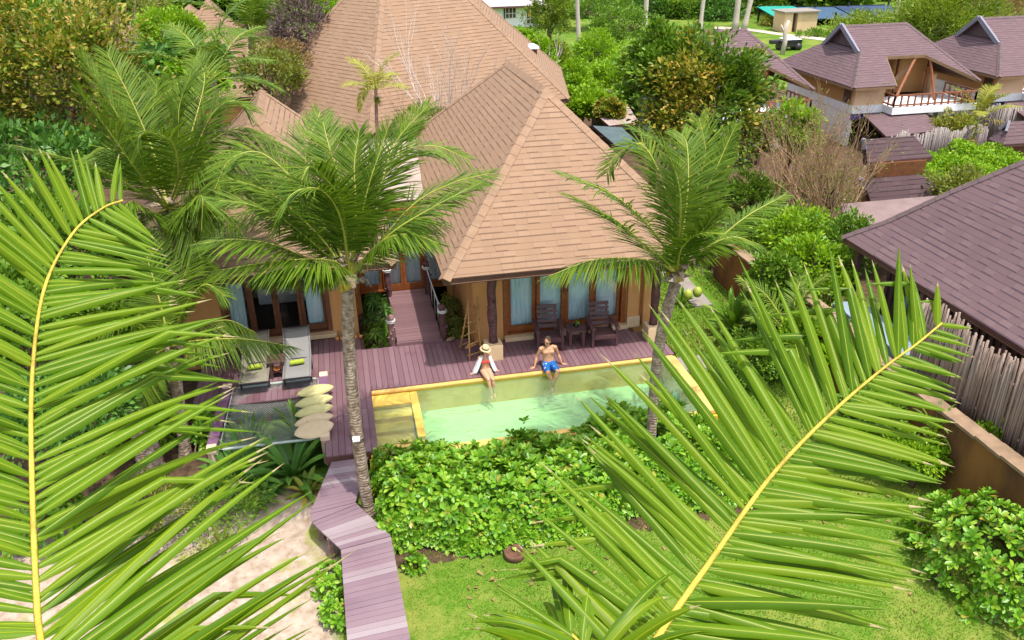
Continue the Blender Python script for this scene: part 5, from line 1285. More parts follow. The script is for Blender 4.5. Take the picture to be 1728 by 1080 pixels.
rosette_shrub('bright shrub on the sand left of the dark fibrous trunk', 'shrub', 'shrub', dome(-5.9, 13.2, .9, .7, .7), 110, 57, .16, .075, stems=12)

def strap_plant(label, name, base, n, ln, wd, mat, seed, el=(75, 5), droop=.45, cat='plant', group=None, stem=0.0):
    r = np.random.default_rng(seed); base = Vector(base); t = thing(name, label, cat, base, group); V, Q = [], []; K = 6; b0 = 0
    for i in range(n):
        az = i * 2.4 + r.uniform(-.3, .3); e = math.radians(el[0] + (el[1] - el[0]) * i / n + r.uniform(-6, 6)); l = ln * r.uniform(.75, 1.1); w = wd * r.uniform(.8, 1.15)
        h = np.array([math.cos(az), math.sin(az), 0]); d = h * math.cos(e) + np.array([0, 0, math.sin(e)]); s = np.array([-math.sin(az), math.cos(az), 0]); p = np.array(base) + np.array([0, 0, stem * (1 - .7 * i / n)]) + h * .03
        for k in range(K + 1):
            v = k / K; ww = w * np.interp(v, [0, .3, .6, .85, 1], [.35, .85, 1, .6, .02]); up = np.array([0, 0, 1.0]) * ww * .25
            V += [p - s * ww / 2 + up, p, p + s * ww / 2 + up]
            d = d + np.array([0, 0, -1]) * droop * v * 1.6 / K * 2; d /= np.linalg.norm(d); p = p + d * l / K
            if k < K:
                for ee in (0, 1): Q.append((b0 + k * 3 + ee, b0 + k * 3 + ee + 1, b0 + k * 3 + ee + 4, b0 + k * 3 + ee + 3))
        b0 += (K + 1) * 3
    link('leaf', np_mesh('leaf', V, Q, [mat], smooth=True), t)['kind'] = 'stuff'
    if stem:
        mb = MB(); mb.tube([base, base + Vector((0, 0, stem))], [.05, .035], 7); mb.build('stem', M.bark, t)
    return t
strap_plant('broad leaved dracaena on the lawn in front of the mud wall', 'dracaena', (9.45, 17.4, GZ), 30, 1.0, .16, M.l_mid, 61, (80, 0), .4, stem=.4)
strap_plant('second dracaena crowded against the mud wall', 'dracaena', (10.1, 17.9, GZ), 24, .8, .13, M.l_mid, 62, (80, 5), .4, stem=.5)
strap_plant('lush strap leaved plant below the front left of the net bed', 'nest_fern', (-2.65, 14.05, GZ), 30, 1.05, .17, M.l_dark, 63, (70, 0), .45)
strap_plant('lush strap leaved plant below the front right of the net bed', 'nest_fern', (-1.65, 13.95, GZ), 30, 1.05, .17, M.l_dark, 64, (70, 0), .45)
strap_plant('feathery green plant seen through the left of the net', 'nest_fern', (-2.5, 15.2, GZ), 26, .85, .09, M.l_mid, 65, (80, 20), .35)
strap_plant('feathery green plant seen through the right of the net', 'nest_fern', (-1.5, 15.3, GZ), 26, .9, .09, M.l_mid, 66, (80, 20), .35)
strap_plant('yellowing low plant at the corner of the walkway and the net bed', 'nest_fern', (-1.35, 13.35, GZ), 16, .5, .12, M.l_yel, 67, (60, 0), .5)
strap_plant('low strap leaved plant on the sand in front of the net bed', 'nest_fern', (-2.2, 13.2, GZ), 18, .55, .08, M.l_mid, 68, (60, 5), .5)
strap_plant('spiky young plant alone on the sand', 'nest_fern', (-2.75, 11.9, GZ), 14, .6, .05, M.l_olive, 69, (80, 15), .4, stem=.15)
strap_plant('broad pale leaved plant by the fence end under the brown eave', 'plantain_lily', (10.45, 14.6, .1), 14, .6, .22, M.l_bright, 70, (70, 10), .4)
strap_plant('small fern clinging to the mud wall below the pole fence', 'nest_fern', (10.5, 11.2, .5), 16, .6, .06, M.l_mid, 71, (70, 0), .6)
strap_plant('lime coloured plant beside the path with two green nuts', 'dracaena', (8.9, 19.6, GZ), 22, .6, .06, M.l_mid, 72, (80, 10), .4)
coc = thing('coconuts', 'pair of green coconuts on the low plant beside the path', 'coconut', (9.0, 19.2, -.3))
for q in ((8.95, 19.25, -.15), (9.25, 19.3, -.12)):
    mb = MB(); mb.ell(q, (.13, .13, .16)); mb.build('coconut', M.coconut, coc)

def planter_bush(label, cx, cy, rx, ry, h, z, seed, n, mat):
    r = np.random.default_rng(seed); p, a = dome(cx, cy, rx, ry, h, z)(r, n); t = thing('planter_shrub', label, 'shrub', (cx, cy, GZ))
    P = rosettes(p, a, 12, .2, .035, seed, (-25, 60)); link('foliage', leaves_mesh('foliage', *P, mat, fold=.12, droop=.35), t); mb = MB()
    for q in p[::8]: mb.tube([(cx + r.normal(0, .1), cy + r.normal(0, .15), GZ), tuple(q)], [.014, .008], 5)
    mb.build('stem', M.bark, t)
planter_bush('deep green narrow leaved shrub in the bed left of the ramp', .4, 18.5, .36, .5, .75, -.35, 81, 60, M.l_mid)
planter_bush('tall deep green narrow leaved shrub at the back of the bed left of the ramp', .45, 19.6, .36, .7, 1.0, -.35, 82, 70, M.l_dark)
planter_bush('yellow green narrow leaved shrub in the bed right of the ramp', 2.3, 18.4, .32, .42, .65, -.3, 83, 60, M.l_olive)
planter_bush('narrow leaved shrub behind it in the bed right of the ramp', 2.35, 19.4, .3, .5, .8, -.3, 84, 50, M.l_olive)

T = tree
T('large yellowing tree with big leathery leaves at the top left', 'almond_tree', 95, 140, 24, 125, 140, M.l_yel, .15, 150, 110, six=True, cr=.24, lw=.5)
T('bright green rounded bush in front of the far tan roofs', 'round_bush', 285, 58, 36, 50, 40, M.l_bright, .14, 90, 70, 'bush', cr=.24)
T('purple brown half dry tree beside the left edge of the big roof', 'dry_tree', 505, 45, 36, 42, 62, M.l_purple, .2, 60, 70, lw=.2)
T('brown and olive bush below the purple brown tree', 'bush', 455, 125, 33, 50, 38, M.l_olive, .14, 60, 60, 'bush')
T('dry brown bush along the left edge of the big roof', 'bush', 480, 95, 34.5, 40, 30, M.l_dry, .14, 40, 50, 'bush', lw=.25)
T('dark broad leaved shrub behind the big left palm', 'bush', 305, 112, 33, 62, 30, M.l_dark, .34, 50, 40, 'bush', lw=.8)
T('pale green broad leaved shrub near the big left palm', 'bush', 320, 140, 28, 40, 25, M.l_bright, .26, 40, 30, 'bush', lw=.7)
T('olive scrub tree at the top beside the yellowing tree', 'scrub_tree', 195, 25, 46, 70, 42, M.l_olive, .16, 70, 60, lw=.3)
T('leafy tree at the far left corner above the yellowing tree', 'leafy_tree', 25, 45, 42, 70, 55, M.l_mid, .2, 70, 60)
T('green tree behind the purple brown tree near the roof top', 'leafy_tree', 545, 10, 52, 40, 30, M.l_bright, .2, 50, 50)
T('yellow green tree between the young palm and the purple tree', 'leafy_tree', 465, 25, 44, 35, 40, M.l_bamboo, .18, 50, 50, lw=.25)
T('dark shrub below the yellowing tree on the left', 'bush', 60, 285, 21, 120, 60, M.l_dark, .2, 80, 60, 'bush')
T('mid green shrub behind the left frond above the trunk', 'bush', 100, 420, 17, 120, 70, M.l_mid, .17, 90, 60, 'bush')
T('mid green shrub on the far left behind the frond tips', 'bush', 15, 540, 14.5, 90, 75, M.l_mid, .15, 80, 60, 'bush')
T('low green shrub between the left frond and the net bed', 'bush', 180, 560, 15.8, 80, 50, M.l_mid, .14, 70, 60, 'bush')
T('dark low shrub under the left frond by the sand', 'bush', 100, 690, 12.8, 110, 40, M.l_dark, .13, 70, 60, 'bush')
T('green and yellow leaved tree right of the right pavilion roof', 'almond_tree', 1192, 185, 26, 104, 120, M.l_two, .17, 140, 105, six=True, cr=.24)
T('dark glossy green tree at the left of the yellowing one', 'almond_tree', 1118, 125, 27, 58, 78, M.l_mid, .18, 90, 80, six=True, cr=.26)
T('small bright green tree on the right flank of the yellowing tree', 'leafy_tree', 1338, 222, 25, 42, 46, M.l_bright, .15, 70, 60)
T('low bright bush below the dry brown bush', 'bush', 1345, 405, 19.5, 60, 45, M.l_bright, .12, 80, 60, 'bush')
T('loose green bush at the back corner of the big brown roof', 'bush', 1420, 420, 18.2, 45, 60, M.l_mid, .12, 70, 60, 'bush')
T('green shrub behind the end of the mud wall', 'bush', 1290, 400, 21.5, 45, 45, M.l_mid, .12, 60, 60, 'bush')
T('tall green bush between the dry brown bush and the pool palm', 'bush', 1265, 345, 23.5, 48, 55, M.l_mid, .14, 70, 60, 'bush')
T('sparse olive bush inside the dry brown bush', 'bush', 1400, 330, 22.5, 48, 55, M.l_olive, .1, 30, 40, 'bush')
T('leafy bush above the stiff palm against the wall', 'bush', 1370, 455, 17.6, 55, 50, M.l_bright, .13, 80, 60, 'bush')
T('leafy bush spilling over the wall behind the dracaena', 'bush', 1310, 470, 17.2, 40, 40, M.l_mid, .12, 60, 60, 'bush')
T('bright low shrub along the path by the wall', 'bush', 1235, 425, 21.8, 36, 30, M.l_bright, .12, 50, 50, 'bush')
T('leafy shrub at the foot of the mud wall in the middle of the lawn side', 'bush', 1470, 700, 12.2, 48, 40, M.l_mid, .1, 70, 60, 'bush')
T('low bright shrub by the mud wall right of the leafy one', 'bush', 1545, 770, 11.0, 40, 34, M.l_bright, .09, 60, 60, 'bush')
T('olive weed clump between the sand and the left frond', 'bush', 250, 850, 12.6, 60, 22, M.l_olive, .09, 40, 50, 'bush', lw=.3)
T('low green weeds on the sand below the net bed plants', 'bush', 380, 850, 12.9, 70, 20, M.l_mid, .09, 40, 50, 'bush', lw=.3)
T('small leaved shrub on the lawn beside the paving slab', 'bush', 1275, 605, 15.3, 42, 42, M.l_mid, .09, 70, 60, 'bush')
T('low shrub at the foot of the mud wall below the stiff palm', 'bush', 1345, 570, 15.4, 40, 45, M.l_bright, .1, 60, 60, 'bush')
T('bright creeper tuft growing on the pole fence', 'bush', 1672, 728, 10.6, 22, 14, M.l_bright, .07, 20, 40, 'bush', trunk=False, base=-2)
T('feathery bamboo like tree between the two balconied bungalows', 'bamboo', 1595, 45, 50, 66, 58, M.l_bamboo, .26, 150, 150, lw=.24)
T('pale dry tree at the top right corner', 'dry_tree', 1690, 5, 58, 70, 38, M.l_dry, .24, 110, 110, lw=.22)
T('yellow green bush row behind the middle bungalow ridge', 'bush', 1480, 40, 66, 70, 14, M.l_bamboo, .2, 80, 70, 'bush')
T('golden bush beside the shed and road', 'bush', 1310, 40, 74, 28, 14, M.l_yel, .2, 40, 40, 'bush')
T('low green bush right of the small shed', 'bush', 1375, 62, 66, 26, 9, M.l_mid, .2, 30, 40, 'bush')
# bright scrub behind the right pavilion
for lab, px, py, Y, rx, ry, mt in (
        ('rounded bright bush halfway up beside the tall thin trunk', 1010, 92, 58, 42, 38, M.l_bright), ('bright bush right of the tall thin trunk near the top', 1045, 48, 64, 45, 36, M.l_mid),
        ('bright bush touching the right edge of the big roof', 958, 140, 44, 45, 34, M.l_bright), ('dense bright bush left of the dark glossy tree', 1040, 140, 46, 48, 40, M.l_bright),
        ('bright bush just above the right pavilion hip', 985, 180, 39, 42, 28, M.l_bright), ('bush with shaded gaps under the dark glossy tree', 1075, 165, 40, 36, 34, M.l_mid),
        ('willow like olive tree beside the white house', 930, 30, 66, 34, 48, M.l_bamboo), ('low bush in front of the white house', 872, 66, 62, 34, 16, M.l_bright),
        ('yellow green bush behind the bare forked tree', 930, 105, 52, 36, 32, M.l_bamboo), ('tree behind the tall thin trunk at the top', 1010, 15, 76, 50, 28, M.l_mid),
        ('bright bush along the big roof edge by the chimney', 905, 88, 50, 26, 20, M.l_bright), ('golden tinged bush beside the pale dusty shed roof', 1030, 190, 37, 22, 16, M.l_yel)):
    T(lab, 'bush' if ry < 45 else 'leafy_tree', px, py, Y, rx, ry, mt, .2, 80, 70, 'bush' if ry < 45 else 'tree', cr=.26)
for lab, px, py, Y, rx, ry, mt in (
        ('dark spreading tree at the top left of the tall pale trunks', 1110, 22, 84, 45, 34, M.l_dark), ('dark tree right behind the leaning pale trunk', 1160, 22, 82, 38, 32, M.l_mid),
        ('dark round tree between the paired pale trunks', 1215, 26, 80, 36, 34, M.l_dark), ('bright tree right of the paired pale trunks', 1282, 18, 84, 40, 34, M.l_mid),
        ('tree overhanging the green sheet shelter', 1345, 0, 92, 50, 22, M.l_mid), ('tree above the blue sheet shelter', 1440, 5, 92, 60, 24, M.l_mid)):
    T(lab, 'leafy_tree', px, py, Y, rx, ry, mt, .3, 80, 60)
bare_tree('dry brown leafless bush beside the small gate huts', 'dry_bush', D(1385, 385, 21.5).xy.to_3d() + Vector((0, 0, GZ)), 4.3, .46, 91, M.drytwig, 12, .05, 4, 'bush', (M.l_olive, 900, .1))
bare_tree('thin dry brown bush right behind the yellowing tree', 'dry_bush', D(1320, 330, 23).xy.to_3d() + Vector((0, 0, GZ)), 4.6, .3, 92, M.drytwig, 9, .04, 4, 'bush', (M.l_dry, 500, .1))
bare_tree('bleached bare branched tree between the big roof and the right pavilion', 'dead_tree', (3.9, 28.3, GZ), 6.3, .34, 93, M.deadwood, 7, .05, 4)
bare_tree('bare forked tree standing in the bright scrub', 'dead_tree', D(925, 120, 48).xy.to_3d() + Vector((0, 0, GZ)), 3.6, .3, 94, M.deadwood, 3, .07, 3)
T('brownish green shrub in the gap between the big roof and the right pavilion', 'bush', 715, 205, 27.5, 48, 24, M.l_olive, .12, 60, 50, 'bush', lw=.25)
T('dark fern like shrub at the foot of the bare branched tree', 'bush', 705, 232, 26.5, 36, 18, M.l_mid, .13, 40, 50, 'bush', lw=.25)
def box_hedge():
    a, b = G(1560, 292, .9), G(1760, 262, .9); r = np.random.default_rng(5); n = 26000; u, v, w = r.random(n), r.random(n), r.random(n)
    d = (b - a).normalized(); s = Vector((-d.y, d.x, 0)); P = np.array(a)[None] + u[:, None] * np.array(b - a)[None] + (v[:, None] * 4.6 - 1.9) * np.array(s)[None]
    P[:, 2] = GZ + (1.3 + .18 * np.sin(u * 19) + .12 * np.sin(v * 9 + u * 7)) * (1 - .55 * w ** 3); t = thing('hedge', 'bright green clipped hedge in front of the bungalow fences', 'hedge', (a + b) / 2 * 1.0)
    link('foliage', leaves_mesh('foliage', P, rand_dirs(n, r) + np.array([0, -.3, .4]), rand_dirs(n, r) * .6 + np.array([0, -.2, 1]), .15, .09, M.l_bright, six=False), t)
box_hedge()
T('dry leaved plant tangled in the end of the clipped hedge', 'bush', 1625, 320, 21.5, 60, 22, M.l_olive, .13, 60, 50, 'bush')
T('yellow green shrub at the foot of the pale fence', 'bush', 1610, 225, 31.5, 40, 26, M.l_yel, .14, 60, 50, 'bush')
# tall coconut palms whose crowns are above the picture
for lab, px, py, top, h, w in (('tall thin palm trunk rising from the bright scrub', 978, 98, 974, 11, .17), ('tall palm trunk left of the yellowing tree', 1087, 62, 1091, 12, .2), ('leaning pale palm trunk above the yellowing tree', 1180, 60, 1187, 12, .18),
                               ('left of the paired pale palm trunks', 1240, 54, 1246, 12, .26), ('right of the paired pale palm trunks leaning right', 1254, 55, 1267, 12, .22), ('pale palm trunk behind the middle bungalow', 1509, 42, 1518, 12, .2)):
    b = G(px, py, GZ); q = D(top, 0, b.y); k = (h + .6) / max(.5, (q.z - GZ)); tp = b + (q - b) * k; t = thing('tall_palm', lab, 'palm', b, 'tall palms of the far field')
    palm_trunk(t, [b, b.lerp(tp, .5), tp], w, w * .7, M.deadwood, 16); auto_palm(t, tp, 7, 3.2, int(px), .7, .08, el=(60, -20), nl=20)
def hillside_wood():
    r = np.random.default_rng(3); P, A, N = [], [], []
    for i in range(420):
        x = r.uniform(-110, 140); y = r.uniform(80 if x > 42 else 86, 118); z = GZ - .5 + max(0, (y - 96) * .28); R = r.uniform(1.8, 3.6)
        p, a, n, c = crown_pts((x, y, z + R * .9), (R, R, R * 1.05), 26, 14, i, .32); P.append(p); A.append(a); N.append(n)
    P, A, N = map(np.concatenate, (P, A, N)); s = r.uniform(.7, 1.4, len(P))
    tag(link('hillside_wood', leaves_mesh('hillside_wood', P, A, N, .75 * s, .5 * s, M.l_mid, six=False)), 'dense green wood covering the hillside along the top', 'wood', kind='stuff')
hillside_wood()

def lawn():
    r = np.random.default_rng(8); n = 150000
    d = 4.5 + 19 * r.random(n) ** 1.25; x = r.uniform(-1.2, 10.6, n); y = d
    ok = (((x > .3) & (y < 11.2)) | ((x > 7.35) & (y < 24)) | ((x > -1.6) & (x < -.7) & (y < 9.5) & (r.random(n) < .35))) & ~((abs(x - 7.72) < .5) & (abs(y - 16.2) < .35)) & ~((x > 9.1) & (x < 10) & (y > 19.2)) & (x < 10.55)
    x, y = x[ok], y[ok]; n = len(x); P = np.stack([x, y, np.full(n, GZ - .005)], 1); A = nrm(r.normal(0, .55, (n, 3)) * np.array([1, 1, 0]) + np.array([0, 0, 1])); h = r.uniform(.025, .06, n) * np.where(y < 11, .8, 1.5)
    tag(link('lawn', leaves_mesh('lawn', P, A, rand_dirs(n, r), h, .011 + .0006 * y, M.grass, six=False)), 'short green lawn grass', 'grass', kind='stuff')
    n = 110; x = np.concatenate([r.uniform(1.2, 5, 55), r.uniform(7.5, 10.2, 55)]); y = np.concatenate([r.uniform(9.8, 11.1, 55), r.uniform(8, 18, 55)]); P = np.stack([x, y, np.full(n, GZ + .03)], 1)
    tag(link('fallen_leaves', leaves_mesh('fallen_leaves', P, r.normal(0, 1, (n, 3)) * np.array([1, 1, .15]), np.array([0, 0, 1.0]) + r.normal(0, .3, (n, 3)), r.uniform(.07, .16, n), .05, M.l_dry)), 'dry brown fallen leaves on the lawn', 'leaves', kind='stuff')
lawn()

# ------------------------------------------------------------------ furniture on the deck
def slab(mb, c, size, rot, bevel=.008): mb.box(c, size, rot=rot, bevel=bevel)
def armchair(label, x, y, rz):
    t = thing('armchair', label, 'chair', (x, y, 0), 'dark wooden armchairs on the deck', rz=0)
    R = Matrix.Rotation(rz, 3, 'Z'); P = lambda a, b, c: Vector((x, y, 0)) + R @ Vector((a, b, c))
    for s in (-1, 1):
        for yy, h in ((-.3, .5), (.3, .5)):
            mb = MB(); slab(mb, P(s * .29, yy, h / 2), (.06, .075, h), R); mb.build('leg', M.furn, t)
        mb = MB(); slab(mb, P(s * .3, -.02, .515), (.1, .74, .03), R); mb.build('armrest', M.furn, t)
        mb = MB(); slab(mb, P(s * .255, 0, .27), (.025, .66, .09), R); mb.build('side_rail', M.furn, t)
    mb = MB()
    for k in range(5): slab(mb, P(0, -.3 + .125 * k, .325 - .018 * k), (.5, .108, .024), R @ Matrix.Rotation(-.14, 3, 'X'))
    slab(mb, P(0, -.345, .28), (.5, .025, .1), R); mb.build('seat', M.furn, t)
    mb = MB(); Rb = R @ Matrix.Rotation(-.36, 3, 'X')
    for k in range(5): slab(mb, P(0, .27 + .042 * k, .37 + .112 * k), (.5, .022, .088 if k != 1 else .07), Rb)
    for s in (-1, 1): slab(mb, P(s * .2, .38, .56), (.05, .03, .62), Rb)
    mb.build('backrest', M.furn, t); return t
armchair('dark slatted armchair to the left of the small table', 4.42, 17.08, math.radians(-7))
armchair('dark slatted armchair to the right of the small table', 5.72, 16.95, math.radians(-4))
def side_table(label, x, y, w, h, rz, shelf=False):
    t = thing('side_table', label, 'table', (x, y, 0)); R = Matrix.Rotation(rz, 3, 'Z'); P = lambda a, b, c: Vector((x, y, 0)) + R @ Vector((a, b, c))
    mb = MB()
    for k in range(4): slab(mb, P(0, -w / 2 + w / 8 + w / 4 * k, h), (w, w / 4 - .006, .028), R)
    mb.build('table_top', M.furn, t)
    for sx in (-1, 1):
        for sy in (-1, 1):
            mb = MB(); slab(mb, P(sx * (w / 2 - .07), sy * (w / 2 - .07), (h - .015) / 2), (.075, .075, h - .015), R); mb.build('leg', M.furn, t)
    if shelf: mb = MB(); slab(mb, P(0, 0, .14), (w - .1, w - .1, .02), R); mb.build('shelf', M.furn, t)
    return t
side_table('small square dark wooden table between the two armchairs', 5.08, 17.02, .46, .4, math.radians(-6))
side_table('small dark wooden table with a shelf between the sun loungers', -1.96, 17.1, .4, .42, 0, True)
t = thing('glass', 'small glass with green leaves on the table between the armchairs', 'glass', (5.1, 17.05, .415))
mb = MB(); mb.lathe((5.1, 17.05, .415), [(0, 0), (.05, 0), (.06, .05), (.062, .1), (.055, .1), (.05, .012), (0, .012)], 14); mb.build('bowl', M.glass, t)
g = np.random.default_rng(4); n = 26; link('sprig', leaves_mesh('sprig', np.array([5.1, 17.05, .47]) + g.normal(0, .02, (n, 3)), rand_dirs(n, g) + np.array([0, 0, .8]), rand_dirs(n, g), .09, .035, M.l_bright), t)
t = thing('bowl', 'orange clay bowl on the shelf of the small lounger table', 'bowl', (-1.96, 17.02, .15))
mb = MB(); mb.lathe((-1.96, 17.02, .151), [(0, 0), (.06, 0), (.09, .05), (.1, .07), (.09, .07), (.06, .02), (0, .015)], 16); mb.build('bowl_body', M.terra, t)
for i in range(6):
    x = -.6 + i * .115; mb = MB(); mb.lathe((x, 18.5, 0), [(0, .0), (.04, 0), (.05, .05), (.045, .07), (.036, .065), (.034, .03), (0, .03)], 12)
    o = mb.build('clay_cup', M.terra); tag(o, ['leftmost', 'second', 'third', 'fourth', 'fifth', 'rightmost'][i] + ' of the six small orange clay cups by the door sill', 'cup', 'clay cups in a row by the door')
def lounger(label, x0, x1, fab, towel):
    xm, w = (x0 + x1) / 2, x1 - x0; t = thing('sun_lounger', label, 'sun lounger', (xm, 17.2, 0), 'sun loungers on the deck')
    prof = [(16.32, .3), (16.8, .29), (17.25, .3), (17.55, .47), (17.85, .66), (17.98, .74)]
    mb = MB(); n = 10; vs = []
    for y, z in prof:
        for k in range(n + 1): u = k / n; vs.append((x0 + .02 + (w - .04) * u, y, z - .018 * math.sin(math.pi * u)))
    q = [(j * (n + 1) + i, j * (n + 1) + i + 1, (j + 1) * (n + 1) + i + 1, (j + 1) * (n + 1) + i) for j in range(len(prof) - 1) for i in range(n)]
    mb.poly(vs, q, sm=True); o = mb.build('sling', fab, t); md = o.modifiers.new('thickness', 'SOLIDIFY'); md.thickness = .012
    for s in (x0, x1):
        mb = MB(); mb.tube([(s, y, z) for y, z in prof], .018, 8); mb.build('side_rail', M.greylog if False else fab, t)
        for y in (16.55, 17.2): mb = MB(); mb.box((s, y, .14), (.04, .05, .28)); mb.build('leg', M.darkmetal, t)
    for y, z in ((16.32, .29), (17.98, .73), (17.25, .28)): mb = MB(); mb.bar((x0, y, z), (x1, y, z), .03, .03); mb.build('cross_bar', M.darkmetal, t)
    mb = MB(); mb.bar((xm - .15, 17.55, .02), (xm - .15, 17.75, .58), .02, .02); mb.bar((xm + .15, 17.55, .02), (xm + .15, 17.75, .58), .02, .02); mb.build('strut', M.darkmetal, t)
    r = MB(); rot = Matrix.Rotation(.15, 3, 'Z'); yy = 16.95
    k = 9; r.tube([Vector((xm + .0 + rot.row[0][0] * d, yy + .12 * d, .355)) for d in np.linspace(-.16, .16, k)], [.055 + .006 * math.sin(i * 2.1) for i in range(k)], 12, jitter=.04)
    tag(r.build('rolled_towel', M.lime), towel, 'towel', 'lime towels on the loungers')
lounger('grey sun lounger with a bright lime towel near the palm trunk', -1.79, -1.2, M.sling, 'lime rolled towel on the grey lounger')
lounger('beige sun lounger half hidden under the drooping frond', -2.72, -2.12, M.sling2, 'lime rolled towel on the beige lounger under the frond')

def net_bed():
    t = thing('net_bed', 'netted day bed stretched between purple beams beside the deck', 'hammock', (-2.0, 15.4, GZ))
    C = {'fl': (-3.12, 14.3), 'fr': (-.93, 14.24), 'bl': (-3.03, 16.66), 'br': (-.94, 16.7)}
    for k, (x, y) in C.items():
        mb = MB(); mb.tube([(x, y, GZ), (x, y, .05)], [.085, .095], 4, sm=False); mb.box((x, y, .065), (.19, .19, .12), bevel=.02); mb.build('post', M.post, t)
    for a, b in (('fl', 'bl'), ('fr', 'br')):
        mb = MB(); A, B = Vector((*C[a], .03)), Vector((*C[b], .03)); d = (B - A).normalized(); mb.bar(A + d * .1, B - d * .1, .2, .14); mb.build('beam', M.beam, t)
    A, B, Cc, Dd = Vector((-2.98, 14.28, .04)), Vector((-1.06, 14.23, .04)), Vector((-1.06, 16.64, .06)), Vector((-2.9, 16.6, .06))
    def s(u, v): p = A.lerp(B, u).lerp(Dd.lerp(Cc, u), v); p.z -= .16 * (1 - (2 * u - 1) ** 2) ** .7 * (1 - (2 * v - 1) ** 2) ** .7; return p
    for a, b in ((0, 0), (1, 0)):
        mb = MB(); v = a; mb.tube([s(u, v) for u in np.linspace(-.04, 1.04, 18)], .028, 7); mb.build('edge_rope', M.net, t)
    for u0 in (0, 1):
        mb = MB(); mb.tube([s(u0, v) for v in np.linspace(0, 1, 12)], .012, 6); mb.build('edge_rope', M.net, t)
    V, Q = [], []; b = 0; N = 34; W = .0028
    for fam in (-1, 1):
        for i in range(-N, 2 * N):
            pts = []
            for k in range(0, N + 1, 2):
                v = k / N; u = i / N + fam * v * 1.0
                if fam < 0: u = i / N - v + 0
                if 0 <= u <= 1: pts.append(s(u, v))
            if len(pts) < 2: continue
            for k, p in enumerate(pts):
                tn = (pts[min(k + 1, len(pts) - 1)] - pts[max(k - 1, 0)]).normalized(); sd = tn.cross(Vector((0, 0, 1))).normalized() * W; up = Vector((0, 0, W))
                V += [p + sd, p + up, p - sd, p - up]
                if k: Q += [(b + 4 * (k - 1) + e, b + 4 * (k - 1) + (e + 1) % 4, b + 4 * k + (e + 1) % 4, b + 4 * k + e) for e in range(4)]
            b += 4 * len(pts)
    link('net', np_mesh('net', [tuple(p) for p in V], Q, [M.net]), t)
net_bed()
def cushion(label, c, w, h, th, R, mat):
    n = 16; vs = []; fs = []
    for sgn in (1, -1):
        for j in range(n + 1):
            for i in range(n + 1):
                u, v = 2 * i / n - 1, 2 * j / n - 1; pin = .1 + .9 * (1 - min(1, abs(u)) ** 1.9) ** .75; pv = 1
                z = (max(0, 1 - abs(u) ** 2.2) * (1 - abs(v) ** 2.2)) ** .55 * th / 2 * (1 + .05 * math.sin(5 * u + 3 * v))
                vs.append(Vector(c) + R @ Vector((u * pv * w / 2, v * pin * h / 2, sgn * z)))
    m = (n + 1) ** 2
    for j in range(n):
        for i in range(n):
            a = j * (n + 1) + i; fs.append((a, a + 1, a + n + 2, a + n + 1)); fs.append((m + a, m + a + n + 1, m + a + n + 2, m + a + 1))
    mb = MB(); mb.poly(vs, fs, sm=True); tag(mb.build('cushion', mat), label, 'cushion', 'cushions in a row on the net')
for i, (px, py, lab) in enumerate(((532, 659, 'pale lime cushion at the deck end of the row on the net'), (530, 677, 'pale lime cushion second from the deck end of the row'), (530, 693, 'pale lime cushion in the middle of the row on the net'),
                                   (530, 709, 'cream cushion second from the front of the row on the net'), (530, 724, 'cream cushion lying flattest at the front end of the row'))):
    p = G(px, py, .17); R = Matrix.Rotation(math.radians(12 + i), 3, 'Z') @ Matrix.Rotation(math.radians(14), 3, 'X')
    cushion(lab, p, .8, .33 if i < 4 else .5, .15, R, M.cush if i < 3 else M.cush2)

def rope_rail(label, pts, heights, ropes, drops):
    t = thing('rope_rail', label, 'railing', (pts[0][0], pts[0][1], 0)); tops = []
    for (x, y), h in zip(pts, heights):
        o = log(t, 'post', x, y, -.3, h, .085, M.greylog if h < .85 else M.log); mb = MB()
        mb.tube([(x + .098 * math.cos(a), y + .098 * math.sin(a), h - .13 + .006 * math.sin(3 * a)) for a in np.linspace(0, 6.28, 20)], .022, 6)
        mb.tube([(x + .096 * math.cos(a), y + .096 * math.sin(a), h - .17) for a in np.linspace(0, 6.28, 20)], .02, 6); mb.build('rope_knot', M.rope, o); tops.append(Vector((x, y, h - .14)))
    if ropes:
        a, b = tops; mb = MB()
        for dz in (0, -.05): mb.tube([a.lerp(b, u) + Vector((0, 0, dz - .08 * math.sin(math.pi * u))) for u in np.linspace(0, 1, 12)], .012, 6)
        for u in drops:
            p = a.lerp(b, u) + Vector((0, 0, -.08 * math.sin(math.pi * u))); mb.tube([p, Vector((p.x, p.y, .1))], .009, 5)
        mb.build('rope', M.rope, t)
rope_rail('white rope railing with two dark posts along the right of the ramp', [(1.97, 17.95), (1.9, 20.55)], [.92, 1.0], True, (.12, .3, .5, .7))
rope_rail('short grey post with white rope at the front left of the ramp', [(.72, 17.98)], [.78], False, ())
rope_rail('dark post with white rope at the back left of the ramp', [(.84, 20.6)], [1.0], False, ())
t = thing('stone', 'pale pebble at the foot of the right rope post', 'stone', (2.12, 17.8, 0)); mb = MB(); mb.ell((2.12, 17.8, .05), (.13, .06, .05), rot=Matrix.Rotation(.5, 3, 'Z')); mb.build('stone_body', M.cope, t)

